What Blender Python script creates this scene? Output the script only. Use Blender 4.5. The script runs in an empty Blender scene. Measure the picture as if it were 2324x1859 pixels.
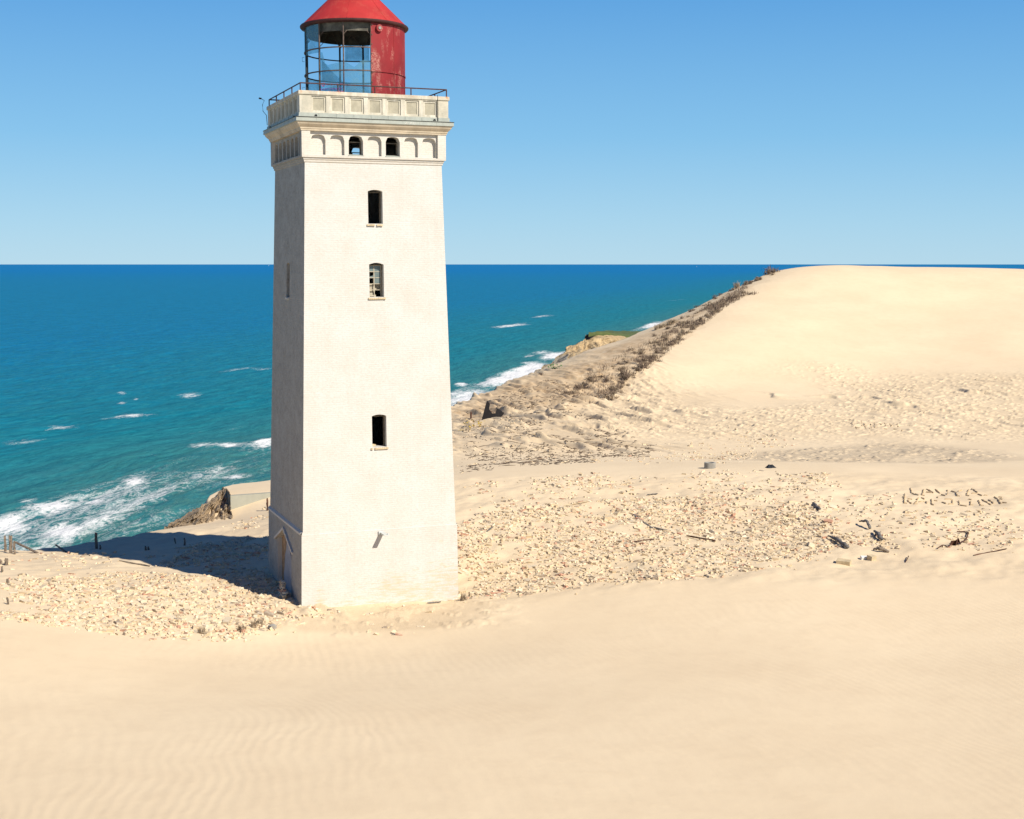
import bpy, bmesh, math, random
import numpy as np
from mathutils import Vector, Matrix
R = math.radians
random.seed(7); rng = np.random.default_rng(11)
sc = bpy.context.scene
COL = sc.collection

# ------------------------------------------------------------------ camera, sky, sun, exposure
F, PITCH, H, CX, CY = 3130.0, 0.10497, 11.4, 1162.0, 929.5
cam = bpy.data.cameras.new('camera'); cam.sensor_width = 36; cam.lens = 36*F/2324
cam.clip_start = 0.1; cam.clip_end = 600000
co = bpy.data.objects.new('camera', cam); COL.objects.link(co)
co.location = (0, 0, H); co.rotation_euler = (math.pi/2-PITCH, 0, 0); sc.camera = co
SUN_EL, SUN_AZ = R(39.5), R(133.5)          # azimuth clockwise from +Y (view direction)
sun_dir = Vector((math.sin(SUN_AZ)*math.cos(SUN_EL), math.cos(SUN_AZ)*math.cos(SUN_EL), math.sin(SUN_EL)))
sl = bpy.data.lights.new('sun', 'SUN'); sl.energy = 5.0; sl.angle = R(0.5); sl.color = (1, .93, .82)
so = bpy.data.objects.new('sun', sl); COL.objects.link(so)
so.rotation_euler = (-sun_dir).to_track_quat('-Z', 'Y').to_euler(); so.location = (30, -30, 60)
w = bpy.data.worlds.new('World'); sc.world = w; w.use_nodes = True
nt = w.node_tree
sky = nt.nodes.new('ShaderNodeTexSky'); sky.sky_type = 'NISHITA'; sky.sun_disc = False
sky.sun_elevation = SUN_EL; sky.sun_rotation = SUN_AZ
sky.altitude = 60; sky.air_density = 1.0; sky.dust_density = 0.2; sky.ozone_density = 2.2
bg = nt.nodes['Background']; bg.inputs[1].default_value = 0.105
tc = nt.nodes.new('ShaderNodeTexCoord'); sz_ = nt.nodes.new('ShaderNodeSeparateXYZ'); nt.links.new(tc.outputs[0], sz_.inputs[0])
rp = nt.nodes.new('ShaderNodeValToRGB'); nt.links.new(sz_.outputs[2], rp.inputs[0])
for i_, (p_, c_) in enumerate([(0, (.320, .505, .625)), (.030, (.265, .470, .625)), (.09, (.160, .385, .610)), (.19, (.072, .262, .550)), (.36, (.016, .070, .25)), (1, (.004, .026, .13))]):
    e_ = rp.color_ramp.elements[i_] if i_ < 2 else rp.color_ramp.elements.new(p_)
    e_.position = p_; e_.color = tuple(k/.105 for k in c_)+(1,)
mx = nt.nodes.new('ShaderNodeMix'); mx.data_type = 'RGBA'; mx.inputs[0].default_value = .93
nt.links.new(sky.outputs[0], mx.inputs[6]); nt.links.new(rp.outputs[0], mx.inputs[7]); nt.links.new(mx.outputs[2], bg.inputs[0])
sc.view_settings.view_transform = 'Standard'; sc.view_settings.look = 'None'
sc.view_settings.exposure = 0.43; sc.view_settings.gamma = 1

# ------------------------------------------------------------------ helpers
def ray(px, py):
    a = (np.asarray(px, float)-CX)/F; b = (CY-np.asarray(py, float))/F
    c, s = math.cos(PITCH), math.sin(PITCH)
    return a, c+b*s, -s+b*c
def at(px, py, Y):                      # the point seen in that direction at ground distance Y
    dx, dy, dz = ray(px, py)
    return np.array([dx/dy*Y, Y+0*dx, H+dz/dy*Y]).T
def hash2(ix, iy, s):
    n = (ix.astype(np.int64)*374761393+iy.astype(np.int64)*668265263+s*974634777) & 0x7fffffff
    n = ((n ^ (n >> 13))*1274126177) & 0x7fffffff
    return ((n ^ (n >> 16)) & 0xffff)/65535.0
def vn(x, y, s=0):
    x = np.asarray(x, float); y = np.asarray(y, float)
    ix = np.floor(x); iy = np.floor(y); fx = x-ix; fy = y-iy
    fx = fx*fx*fx*(fx*(fx*6-15)+10); fy = fy*fy*fy*(fy*(fy*6-15)+10)
    a = hash2(ix, iy, s); b = hash2(ix+1, iy, s); c = hash2(ix, iy+1, s); d = hash2(ix+1, iy+1, s)
    return (a*(1-fx)+b*fx)*(1-fy)+(c*(1-fx)+d*fx)*fy
def fbm(x, y, o=4, s=0):
    t = 0; a = .5; n = 0
    for k in range(o):
        t = t+a*vn(x*2**k+17.3*k, y*2**k-9.1*k, s+k); n += a; a *= .5
    return t/n
def sst(a, b, x):
    t = np.clip((x-a)/(b-a), 0, 1); return t*t*(3-2*t)

class MB:
    def __init__(s): s.v = []; s.f = []; s.uv = []; s.c = []
    def face(s, pts, uv=None, col=None):
        i = len(s.v); s.v += [tuple(p) for p in pts]; s.f.append(tuple(range(i, i+len(pts))))
        s.uv.append(uv if uv else [(0, 0)]*len(pts)); s.c.append(col if col else (1, 1, 1))
    def box(s, c, size, M=None, col=None, jit=0):
        x, y, z = [k/2 for k in size]
        P = [Vector((a*x, b*y, d*z))+Vector([random.uniform(-jit, jit) for _ in range(3)]) for d in (-1, 1) for a, b in ((-1, -1), (1, -1), (1, 1), (-1, 1))]
        if M: P = [M @ p for p in P]
        P = [p+Vector(c) for p in P]
        for q in ((3, 2, 1, 0), (4, 5, 6, 7), (0, 1, 5, 4), (1, 2, 6, 5), (2, 3, 7, 6), (3, 0, 4, 7)):
            s.face([P[k] for k in q], None, col)
    def tube(s, pts, rad, n=6, col=None, cap=True):
        pts = [Vector(p) for p in pts]; rad = rad if isinstance(rad, (list, tuple)) else [rad]*len(pts)
        rings = []; L = 0
        for i, p in enumerate(pts):
            d = (pts[min(i+1, len(pts)-1)]-pts[max(i-1, 0)]).normalized()
            u = d.cross(Vector((0, 0, 1)));
            if u.length < .05: u = d.cross(Vector((1, 0, 0)))
            u.normalize(); v = d.cross(u)
            rings.append([p+rad[i]*(math.cos(2*math.pi*k/n)*u+math.sin(2*math.pi*k/n)*v) for k in range(n)])
        for a, b in zip(rings, rings[1:]):
            for k in range(n): s.face([a[k], a[(k+1) % n], b[(k+1) % n], b[k]], None, col)
        if cap and n > 2:
            s.face(rings[0][::-1], None, col); s.face(rings[-1], None, col)
    def lathe(s, prof, a0=0, a1=360, n=48, uvs=True):
        m = max(2, int(n*(a1-a0)/360))
        for i in range(m):
            A, B = R(a0+(a1-a0)*i/m), R(a0+(a1-a0)*(i+1)/m)
            for (r0, z0), (r1, z1) in zip(prof, prof[1:]):
                q = [(r0*math.cos(A), r0*math.sin(A), z0), (r0*math.cos(B), r0*math.sin(B), z0), (r1*math.cos(B), r1*math.sin(B), z1), (r1*math.cos(A), r1*math.sin(A), z1)]
                s.face(q, [(A*1.7, z0), (B*1.7, z0), (B*1.7, z1), (A*1.7, z1)])
    def build(s, name, mat, parent=None, smooth=False, merge=True, loc=None):
        me = bpy.data.meshes.new(name); me.from_pydata(s.v, [], s.f)
        uvl = me.uv_layers.new(name='UVMap')
        uvl.data.foreach_set('uv', np.array([k for u in s.uv for k in u], np.float32).ravel())
        ca = me.color_attributes.new('tint', 'FLOAT_COLOR', 'CORNER')
        ca.data.foreach_set('color', np.array([(*c, 1) for c, f in zip(s.c, s.f) for _ in f], np.float32).ravel())
        if merge:
            bm = bmesh.new(); bm.from_mesh(me); bmesh.ops.remove_doubles(bm, verts=bm.verts, dist=1e-5)
            bm.normal_update(); bm.to_mesh(me); bm.free()
        if smooth: me.polygons.foreach_set('use_smooth', [True]*len(me.polygons))
        me.materials.append(mat); o = bpy.data.objects.new(name, me); COL.objects.link(o)
        if parent: o.parent = parent
        if loc is not None: o.location = loc
        return o
def tag(o, label=None, cat=None, group=None, kind=None):
    for k, v in (('label', label), ('category', cat), ('group', group), ('kind', kind)):
        if v: o[k] = v
    return o
def empty(name, loc, label, cat, group=None, rz=0):
    o = bpy.data.objects.new(name, None); COL.objects.link(o); o.location = loc; o.rotation_euler.z = rz
    o.empty_display_size = .2
    return tag(o, label, cat, group)
def grid_mesh(name, V, nr, nc, mat, attrs=None, uv=None, smooth=True):
    me = bpy.data.meshes.new(name); V = np.asarray(V, np.float32)
    me.vertices.add(len(V)); me.vertices.foreach_set('co', V.ravel())
    i = (np.arange(nr-1)[:, None]*nc+np.arange(nc-1)[None, :]).ravel()
    q = np.stack([i, i+1, i+nc+1, i+nc], 1).astype(np.int32)
    me.loops.add(q.size); me.loops.foreach_set('vertex_index', q.ravel())
    me.polygons.add(len(q)); me.polygons.foreach_set('loop_start', np.arange(0, q.size, 4, dtype=np.int32))
    me.update(calc_edges=True)
    if smooth: me.polygons.foreach_set('use_smooth', np.ones(len(q), bool))
    for k, a in (attrs or {}).items():
        at_ = me.attributes.new(k, 'FLOAT', 'POINT'); at_.data.foreach_set('value', np.asarray(a, np.float32).ravel())
    if uv is not None:
        l = me.uv_layers.new(name='UVMap'); l.data.foreach_set('uv', np.asarray(uv, np.float32)[q.ravel()].ravel())
    me.materials.append(mat); me.validate(); o = bpy.data.objects.new(name, me); COL.objects.link(o)
    return o

class NM:                                # small node-graph writer
    def __init__(s, name):
        s.m = bpy.data.materials.new(name); s.m.use_nodes = True; s.t = s.m.node_tree
        s.b = s.t.nodes['Principled BSDF']; s.out = s.t.nodes['Material Output']
    def n(s, typ, ins=None, out=0, **kw):
        x = s.t.nodes.new('ShaderNode'+typ)
        for k, v in kw.items(): setattr(x, k, v)
        for k, v in (ins or {}).items(): s.set(x.inputs[k], v)
        return x.outputs[out]
    def set(s, i, v):
        if isinstance(v, bpy.types.NodeSocket): s.t.links.new(v, i)
        elif isinstance(v, (tuple, list)) and len(v) == 3 and i.type == 'RGBA': i.default_value = (*v, 1)
        else: i.default_value = v
    def p(s, **kw):
        for k, v in kw.items(): s.set(s.b.inputs[k.replace('_', ' ')], v)
        return s
    def math(s, op, a, b=0.0, c=0.0, clamp=False): return s.n('Math', {0: a, 1: b, 2: c}, operation=op, use_clamp=clamp)
    def mix(s, f, a, b, bt='MIX'):
        x = s.t.nodes.new('ShaderNodeMix'); x.data_type = 'RGBA'; x.blend_type = bt; x.clamp_factor = True
        s.set(x.inputs[0], f); s.set(x.inputs[6], a); s.set(x.inputs[7], b); return x.outputs[2]
    def mapr(s, v, a, b, c=0.0, d=1.0, smooth=False):
        return s.n('MapRange', {0: v, 1: a, 2: b, 3: c, 4: d}, interpolation_type='SMOOTHSTEP' if smooth else 'LINEAR')
    def vec(s, v, sc_): return s.n('VectorMath', {0: v, 1: sc_}, operation='MULTIPLY')
    def noise(s, v, scale, detail=4.0, rough=.55, dist=0.0, out=0):
        return s.n('TexNoise', {'Vector': v, 'Scale': scale, 'Detail': detail, 'Roughness': rough, 'Distortion': dist}, out)
    def obj(s): return s.n('TexCoord', out=3)
    def pos(s): return s.n('NewGeometry', out=0)
    def uv(s): return s.n('TexCoord', out=2)
    def attr(s, name, out=2): return s.n('Attribute', out=out, attribute_name=name)
    def bump(s, h, strength=.5, dist=.02, nrm=None):
        ins = {'Height': h, 'Strength': strength, 'Distance': dist}
        if nrm: ins['Normal'] = nrm
        return s.n('Bump', ins)

# ------------------------------------------------------------------ materials
def mat_simple(name, col, rough=.7, var=.25, scale=8, bump=.3, metal=0, spec=.3, dist=.01, dark=.6):
    g = NM(name); o = g.obj()
    a = g.noise(o, scale, 5, .6); b = g.noise(g.vec(o, (1, 1, .25)), scale*.35, 3)
    f = g.mapr(g.math('ADD', g.math('MULTIPLY', a, .6), g.math('MULTIPLY', b, .4)), .35, .65)
    c2 = tuple(k*dark for k in col)
    c = g.mix(g.math('MULTIPLY', f, var*2), col, c2)
    g.p(Base_Color=c, Roughness=rough, Metallic=metal, Specular_IOR_Level=spec, Normal=g.bump(a, bump, dist))
    return g.m
def mat_whitewash(name, base=(.575, .56, .525), lowstain=True):
    g = NM(name); u = g.uv(); o = g.obj()
    br = g.n('TexBrick', {'Vector': u, 'Color1': (.9, .9, .9), 'Color2': (1, 1, 1), 'Mortar': (.55, .55, .55), 'Scale': 1.0, 'Mortar Size': .006, 'Mortar Smooth': .6, 'Brick Width': .24, 'Row Height': .072}, out=0)
    brf = g.n('SeparateColor', {0: br}, out=0)
    n1 = g.noise(o, 1.1, 6, .6); n2 = g.noise(g.vec(u, (2.0, 14.0, 1)), 1.0, 5, .65); n3 = g.noise(o, 14, 4, .6)
    ns = g.noise(g.vec(o, (3.0, 3.0, .35)), 1.0, 4, .6)
    c = g.mix(g.mapr(n1, .35, .7), base, tuple(k*q for k, q in zip(base, (.93, .915, .88))))
    c = g.mix(g.mapr(n3, .45, .75, 0, .28), c, (.42, .38, .32)); nf = g.noise(g.vec(u, (9, 26, 1)), 1.0, 4, .7); c = g.mix(g.mapr(nf, .50, .70, 0, .5), c, (.44, .39, .32))
    c = g.mix(g.mapr(ns, .5, .75, 0, .12), c, (.40, .36, .30))
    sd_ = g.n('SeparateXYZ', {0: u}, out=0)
    left_shade_ = g.math('MULTIPLY', g.math('GREATER_THAN', sd_, 10.0), g.math('LESS_THAN', sd_, 30.0))     # sea-facing side: grey-brown staining, coloured darker still to deepen its shade
    c = g.mix(g.math('MULTIPLY', left_shade_, g.mapr(g.noise(o, 2.2, 7, .75), .3, .7, .60, 1.0)), c, g.mix(g.mapr(g.noise(o, 13, 5, .7), .35, .65), (.345, .325, .285), (.21, .20, .18)))
    # yellow brick showing through worn whitewash in coursed streaks, more towards the foot
    sep = g.n('SeparateXYZ', {0: o}, out=2); sx = g.n('SeparateXYZ', {0: o}, out=0)
    low = g.mapr(g.math('ADD', sep, g.math('MULTIPLY', sx, -.30)), 2.2, -.2, 0, 1, True)
    k = g.math('ADD', g.math('MULTIPLY', n2, .75), g.math('MULTIPLY', n1, .35))
    thr = g.math('SUBTRACT', k, g.math('MULTIPLY', g.math('SUBTRACT', 1.0, low), .17 if lowstain else .22))
    worn = g.mapr(thr, .52, .62)
    c = g.mix(g.math('MULTIPLY', worn, .6), c, g.mix(brf, (.50, .43, .35), (.56, .42, .24)))
    c = g.mix(g.math('MULTIPLY', g.math('SUBTRACT', 1.0, brf), .16), c, (.45, .4, .34))
    hgt = g.math('ADD', g.math('MULTIPLY', brf, .5), g.math('ADD', g.math('MULTIPLY', n3, .55), g.math('MULTIPLY', n2, .5)))
    g.p(Base_Color=c, Roughness=.92, Specular_IOR_Level=.15, Normal=g.bump(hgt, .75, .016))
    return g.m
M = {}
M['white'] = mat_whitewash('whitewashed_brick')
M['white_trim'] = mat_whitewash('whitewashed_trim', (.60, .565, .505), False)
def mat_parapet():
    g = NM('weathered_concrete'); o = g.obj(); sp = g.n('SeparateXYZ', {0: o}, out=2)
    n1 = g.noise(o, 2.3, 6, .65); n2 = g.noise(o, 17, 4, .6); ns = g.noise(g.vec(o, (5, 5, .6)), 1.0, 4, .6)
    c = g.mix(g.mapr(n1, .35, .68), (.55, .50, .395), (.38, .36, .29))
    c = g.mix(g.mapr(ns, .48, .72, 0, .55), c, (.78, .73, .63))
    c = g.mix(g.mapr(n2, .5, .75, 0, .4), c, (.36, .33, .26))
    # rust that has run down the cap below every rail post
    def near(ax):
        x = g.n('SeparateXYZ', {0: o}, out=ax)
        d = g.math('PINGPONG', g.math('ADD', x, 2.45+4.9), .6125)
        return g.mapr(d, .13, .02)
    rust = g.math('MULTIPLY', g.math('MULTIPLY', near(0), g.mapr(sp, 16.84, 16.93)), g.mapr(g.noise(o, 9, 4), .42, .6))
    rust2 = g.math('MULTIPLY', g.math('MULTIPLY', near(1), g.mapr(sp, 16.84, 16.93)), g.mapr(g.noise(o, 9, 4), .42, .6))
    c = g.mix(g.math('MULTIPLY', g.math('MAXIMUM', rust, rust2), .8), c, (.50, .20, .06))
    g.p(Base_Color=c, Roughness=.92, Specular_IOR_Level=.15, Normal=g.bump(g.math('ADD', n2, n1), .5, .012)); return g.m
M['parapet'] = mat_parapet()
M['panel'] = mat_simple('dark_panel_render', (.42, .385, .29), .92, .5, 6, .4, dark=.68)
M['cove'] = mat_simple('stained_plaster', (.62, .52, .38), .9, .5, 3.5, .5, dark=.62)
M['zinc'] = mat_simple('weathered_zinc', (.36, .38, .33), .55, .4, 6, .2, .0, .4, dark=.72)
M['blackmetal'] = mat_simple('black_metal', (.018, .017, .017), .5, .3, 10, .2)
M['rustpipe'] = mat_simple('rusty_pipe', (.10, .045, .04), .7, .6, 14, .4, dark=.4)
M['frame'] = mat_simple('rusty_glazing_bar', (.17, .12, .095), .7, .6, 9, .4, dark=.35)
M['framedark'] = mat_simple('dark_glazing_bar', (.035, .045, .05), .6, .5, 9, .3)
def mat_red(name, col, worn, wornamt):
    g = NM(name); o = g.obj(); n1 = g.noise(g.vec(o, (2.2, 2.2, .7)), 1.5, 6, .68); n2 = g.noise(o, 24, 5, .7); n3 = g.noise(o, 1.2, 3)
    c = g.mix(g.mapr(n3, .35, .7), col, tuple(k*.78 for k in col))
    m = g.math('MULTIPLY', g.mapr(n1, .50, .62), g.mapr(n2, .42, .66))
    c = g.mix(g.math('MULTIPLY', m, wornamt), c, worn)
    c = g.mix(g.math('MULTIPLY', g.mapr(g.noise(o, 5, 6, .7), .62, .72), wornamt*.6), c, (.13, .05, .04))
    g.p(Base_Color=c, Roughness=.62, Specular_IOR_Level=.25, Normal=g.bump(n2, .12, .01)); return g.m
M['redroof'] = mat_red('red_roof_paint', (.40, .030, .028), (.46, .13, .08), .45)
M['redwall'] = mat_red('worn_red_paint', (.24, .019, .022), (.48, .24, .19), .95)
M['rim'] = mat_simple('dark_red_rim', (.075, .022, .020), .65, .5, 5, .2, dark=.45)
M['ceiling'] = mat_simple('flaking_ceiling', (.16, .15, .12), .85, .7, 4, .4, dark=.3)
def mat_glass():
    g = NM('dusty_glass'); o = g.obj()
    tr = g.n('BsdfTransparent', {0: (.78, .90, .93)}); gl = g.n('BsdfGlossy', {0: (.7, .85, .9), 1: .12})
    df = g.n('BsdfDiffuse', {0: (.20, .34, .36)})
    a = g.n('MixShader', {0: .10, 1: tr, 2: gl})
    b = g.n('MixShader', {0: g.mapr(g.noise(o, 3, 4), .35, .7, .06, .26), 1: a, 2: df})
    g.t.links.new(b, g.out.inputs[0]); return g.m
M['glass'] = mat_glass()
M['pink'] = mat_simple('pink_paint', (.42, .05, .18), .6, .2); M['purple'] = mat_simple('purple_paint', (.16, .06, .32), .6, .2)
M['inside'] = mat_simple('dark_plaster', (.10, .09, .08), .9, .5, 3, .3)
M['timber'] = mat_simple('grey_window_timber', (.30, .25, .18), .85, .7, 9, .4, dark=.45)
M['whitetimber'] = mat_simple('flaking_white_timber', (.46, .41, .31), .8, .5, 12, .3, dark=.6)
M['windowglass'] = mat_simple('dirty_window_glass', (.16, .20, .19), .25, .4, 6, .05, spec=.5)
M['brickraw'] = mat_simple('bare_yellow_brick', (.50, .32, .18), .9, .6, 9, .6, dark=.45)
M['plastergrey'] = mat_simple('grey_render_patch', (.40, .40, .42), .9, .5, 4, .5, dark=.7)
M['wood'] = mat_simple('weathered_timber', (.30, .235, .175), .9, .7, 14, .7, dark=.38)
M['woodgrey'] = mat_simple('silvered_driftwood', (.24, .22, .20), .9, .7, 12, .7, dark=.4)
M['rustplate'] = mat_simple('rusted_plate', (.020, .017, .018), .75, .6, 4, .4, dark=.5)
M['rust'] = mat_simple('brown_rust', (.12, .055, .035), .85, .6, 8, .4, dark=.45)
M['concrete'] = mat_simple('pale_concrete', (.33, .325, .265), .9, .35, 2.2, .25, dark=.8)
M['concretegrey'] = mat_simple('grey_concrete', (.34, .32, .28), .9, .5, 5, .4, dark=.65)
M['cloth'] = mat_simple('dark_cloth', (.025, .03, .04), .9, .4)
M['blockstone'] = mat_simple('mortared_block', (.60, .48, .30), .9, .45, 7, .5, dark=.65)
M['whiteplastic'] = mat_simple('white_plastic', (.78, .76, .70), .5, .1)
M['lightgrey'] = mat_simple('painted_bracket', (.55, .58, .56), .5, .3, 12, .2)
M['leaf'] = mat_simple('green_leaf', (.035, .22, .03), .6, .4); M['yellow'] = mat_simple('yellow_leaf', (.50, .34, .03), .6, .4)
def mat_brick():
    g = NM('loose_brick'); o = g.obj(); t = g.attr('tint', 0); n = g.noise(o, 26, 4, .6); n2 = g.noise(o, 7, 3)
    rv = g.n('ObjectInfo', out=5)
    c = g.mix(g.mapr(n, .4, .75, 0, .45), t, g.mix(.55, t, (.25, .17, .10)))
    c = g.mix(g.mapr(n2, .5, .7, 0, .5), c, (.72, .62, .47))
    c = g.mix(g.math('MULTIPLY', rv, .22), c, (.35, .24, .15))
    g.p(Base_Color=c, Roughness=.93, Specular_IOR_Level=.12, Normal=g.bump(n, .6, .006)); return g.m
M['brick'] = mat_brick()
def mat_sand():
    g = NM('dune_sand'); P = g.pos()
    grit = g.attr('grit'); coarse = g.attr('coarse'); rip = g.attr('ripple'); clay = g.attr('clay')
    n0 = g.noise(P, .16, 4, .55); n1 = g.noise(P, 1.3, 5, .6); n2 = g.noise(P, 34, 3, .6); n3 = g.noise(P, 240, 2, .5)
    c = g.mix(g.mapr(n0, .35, .68), (.735, .595, .400), (.69, .55, .365))
    c = g.mix(g.mapr(n1, .45, .75, 0, .22), c, (.56, .43, .28))
    c = g.mix(g.mapr(n3, .52, .8, 0, .20), c, (.33, .24, .15))
    c = g.mix(g.math('MULTIPLY', coarse, g.mapr(n2, .38, .66, .12, .60)), c, (.40, .29, .175))
    c = g.mix(g.math('MULTIPLY', grit, g.mapr(g.noise(P, 5, 6, .75), .36, .6, .10, .80)), c, (.29, .235, .17))
    c = g.mix(g.math('MULTIPLY', g.attr('slope'), g.mapr(g.noise(P, 1.1, 6, .7), .36, .64, .15, .95)), c, (.43, .295, .165))
    c = g.mix(g.math('MULTIPLY', clay, .8), c, (.36, .275, .185))
    # wind ripples
    sx_ = g.n('SeparateXYZ', {0: P}, out=0); sy_ = g.n('SeparateXYZ', {0: P}, out=1)
    ph = g.math('ADD', g.math('ADD', g.math('MULTIPLY', sx_, 3.3), g.math('MULTIPLY', sy_, .9)), g.math('ADD', g.math('MULTIPLY', g.noise(P, .075, 2), 16.0), g.math('MULTIPLY', g.noise(P, .55, 2), 2.0)))
    wd = g.math('SINE', g.math('MULTIPLY', ph, 6.2832))
    hr = g.math('MULTIPLY', wd, g.math('MULTIPLY', rip, g.mapr(g.noise(P, .13, 3), .36, .60)))
    b0 = g.bump(hr, 1.0, .0019)
    b1 = g.bump(g.math('ADD', n1, g.math('MULTIPLY', n2, g.mapr(coarse, 0, 1, .05, .6))), .30, .05, b0)
    b2 = g.bump(n3, .20, .003, b1)
    g.p(Base_Color=c, Roughness=.95, Specular_IOR_Level=.1, Normal=b2); return g.m
M['sand'] = mat_sand()
def mat_clay(name, c1, c2, c3, sc_):
    g = NM(name); P = g.pos(); n = g.noise(P, sc_, 7, .68); n2 = g.noise(P, sc_*4, 4, .6)
    k = g.attr('blend')
    c = g.mix(g.mapr(n, .36, .64), c1, c2); c = g.mix(k, c, g.mix(g.mapr(n2, .4, .6), c3, tuple(q*.7 for q in c3)))
    g.p(Base_Color=c, Roughness=.95, Specular_IOR_Level=.1, Normal=g.bump(n2, .8, .25/sc_)); return g.m
M['clay'] = mat_clay('dry_clay', (.40, .30, .19), (.22, .17, .12), (.30, .23, .15), .9)
M['sandcrust'] = mat_clay('sand_crust', (.62, .48, .30), (.48, .35, .20), (.5, .4, .25), 1.2)
M['farclay'] = mat_clay('grey_and_yellow_clay', (.25, .225, .185), (.17, .165, .15), (.50, .37, .21), .12)
M['grass'] = mat_simple('cliff_grass', (.10, .13, .04), .9, .5, 2, .5)
M['dry'] = mat_simple('dry_stems', (.20, .145, .105), .9, .5, 3, .2, dark=.5)
M['drylight'] = mat_simple('bleached_stems', (.36, .28, .19), .9, .5, 3, .2, dark=.6)
def mat_sea():
    g = NM('sea_water'); P = g.pos(); uv = g.uv()
    D = g.n('SeparateXYZ', {0: uv}, out=1); foam = g.attr('foam'); far = g.attr('far')
    lo = g.vec(uv, (.35, 1, 1))
    deep = g.mapr(D, 20, 420); 
    c = g.mix(g.mapr(D, -20, 70), (.055, .165, .150), (.008, .165, .205))
    c = g.mix(deep, c, (.003, .150, .310))
    c = g.mix(far, c, (.0008, .150, .370))
    pt = g.noise(g.vec(uv, (.012, .04, 1)), 1.0, 4, .6)
    c = g.mix(g.mapr(pt, .4, .65, 0, .45), c, g.mix(deep, (.018, .15, .15), (.003, .115, .24)))
    fw = g.noise(lo, .34, 4, .6)
    c = g.mix(g.mapr(fw, .42, .70, 0, .55), c, g.mix(far, (.026, .21, .23), (.004, .13, .33)))
    fx = g.math('ADD', g.math('MULTIPLY', g.noise(g.vec(uv, (.30, 1, 1)), .8, 4, .65), .5), g.math('MULTIPLY', g.noise(g.vec(uv, (.25, 1, 1)), .16, 3, .6), .5))
    c = g.mix(g.mapr(fx, .47, .63, 0, .6), c, g.mix(far, (.004, .085, .125), (.001, .095, .26)))  # wave shading put into the water colour as a dark pattern
    # foam: broken lace in the surf, plus the separate white caps
    a = g.noise(lo, .030, 4, .6, 1.2); b = g.noise(lo, .17, 5, .68, 1.0); d = g.noise(g.vec(uv, (.6, 1, 1)), .62, 4, .7, .6)
    def web(q): return g.math('SUBTRACT', 1.0, g.math('MULTIPLY', g.math('ABSOLUTE', g.math('SUBTRACT', q, .5)), 6.0), clamp=True)
    lace = g.math('ADD', g.math('MULTIPLY', a, .50), g.math('ADD', g.math('MULTIPLY', web(b), .20), g.math('MULTIPLY', web(d), .22)))
    k = g.math('ADD', lace, g.math('ADD', g.math('MULTIPLY', foam, .44), g.math('MULTIPLY', d, .25)))
    fm = g.mapr(k, .86, 1.15)
    c = g.mix(fm, c, (.70, .71, .70))
    w1 = g.noise(lo, .11, 3, .5); w2 = g.noise(g.vec(uv, (.5, 1, 1)), .45, 4, .6); w3 = g.noise(uv, 1.7, 3, .6)
    hh = g.math('ADD', g.math('MULTIPLY', w1, 1.6), g.math('ADD', g.math('MULTIPLY', w2, .9), g.math('MULTIPLY', w3, .25)))
    nb = g.bump(hh, .85, 1.0)
    df = g.n('BsdfDiffuse', {0: c, 2: nb}); gl = g.n('BsdfGlossy', {0: (.8, .9, 1), 1: .22, 'Normal': nb})
    lw = g.n('LayerWeight', {0: .25, 1: nb}, out=1)
    sh = g.n('MixShader', {0: g.math('MULTIPLY', g.math('SUBTRACT', 1.0, fm), g.mapr(lw, 0, 1, .02, .10)), 1: df, 2: gl})
    g.t.links.new(sh, g.out.inputs[0]); return g.m
M['sea'] = mat_sea()

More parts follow.
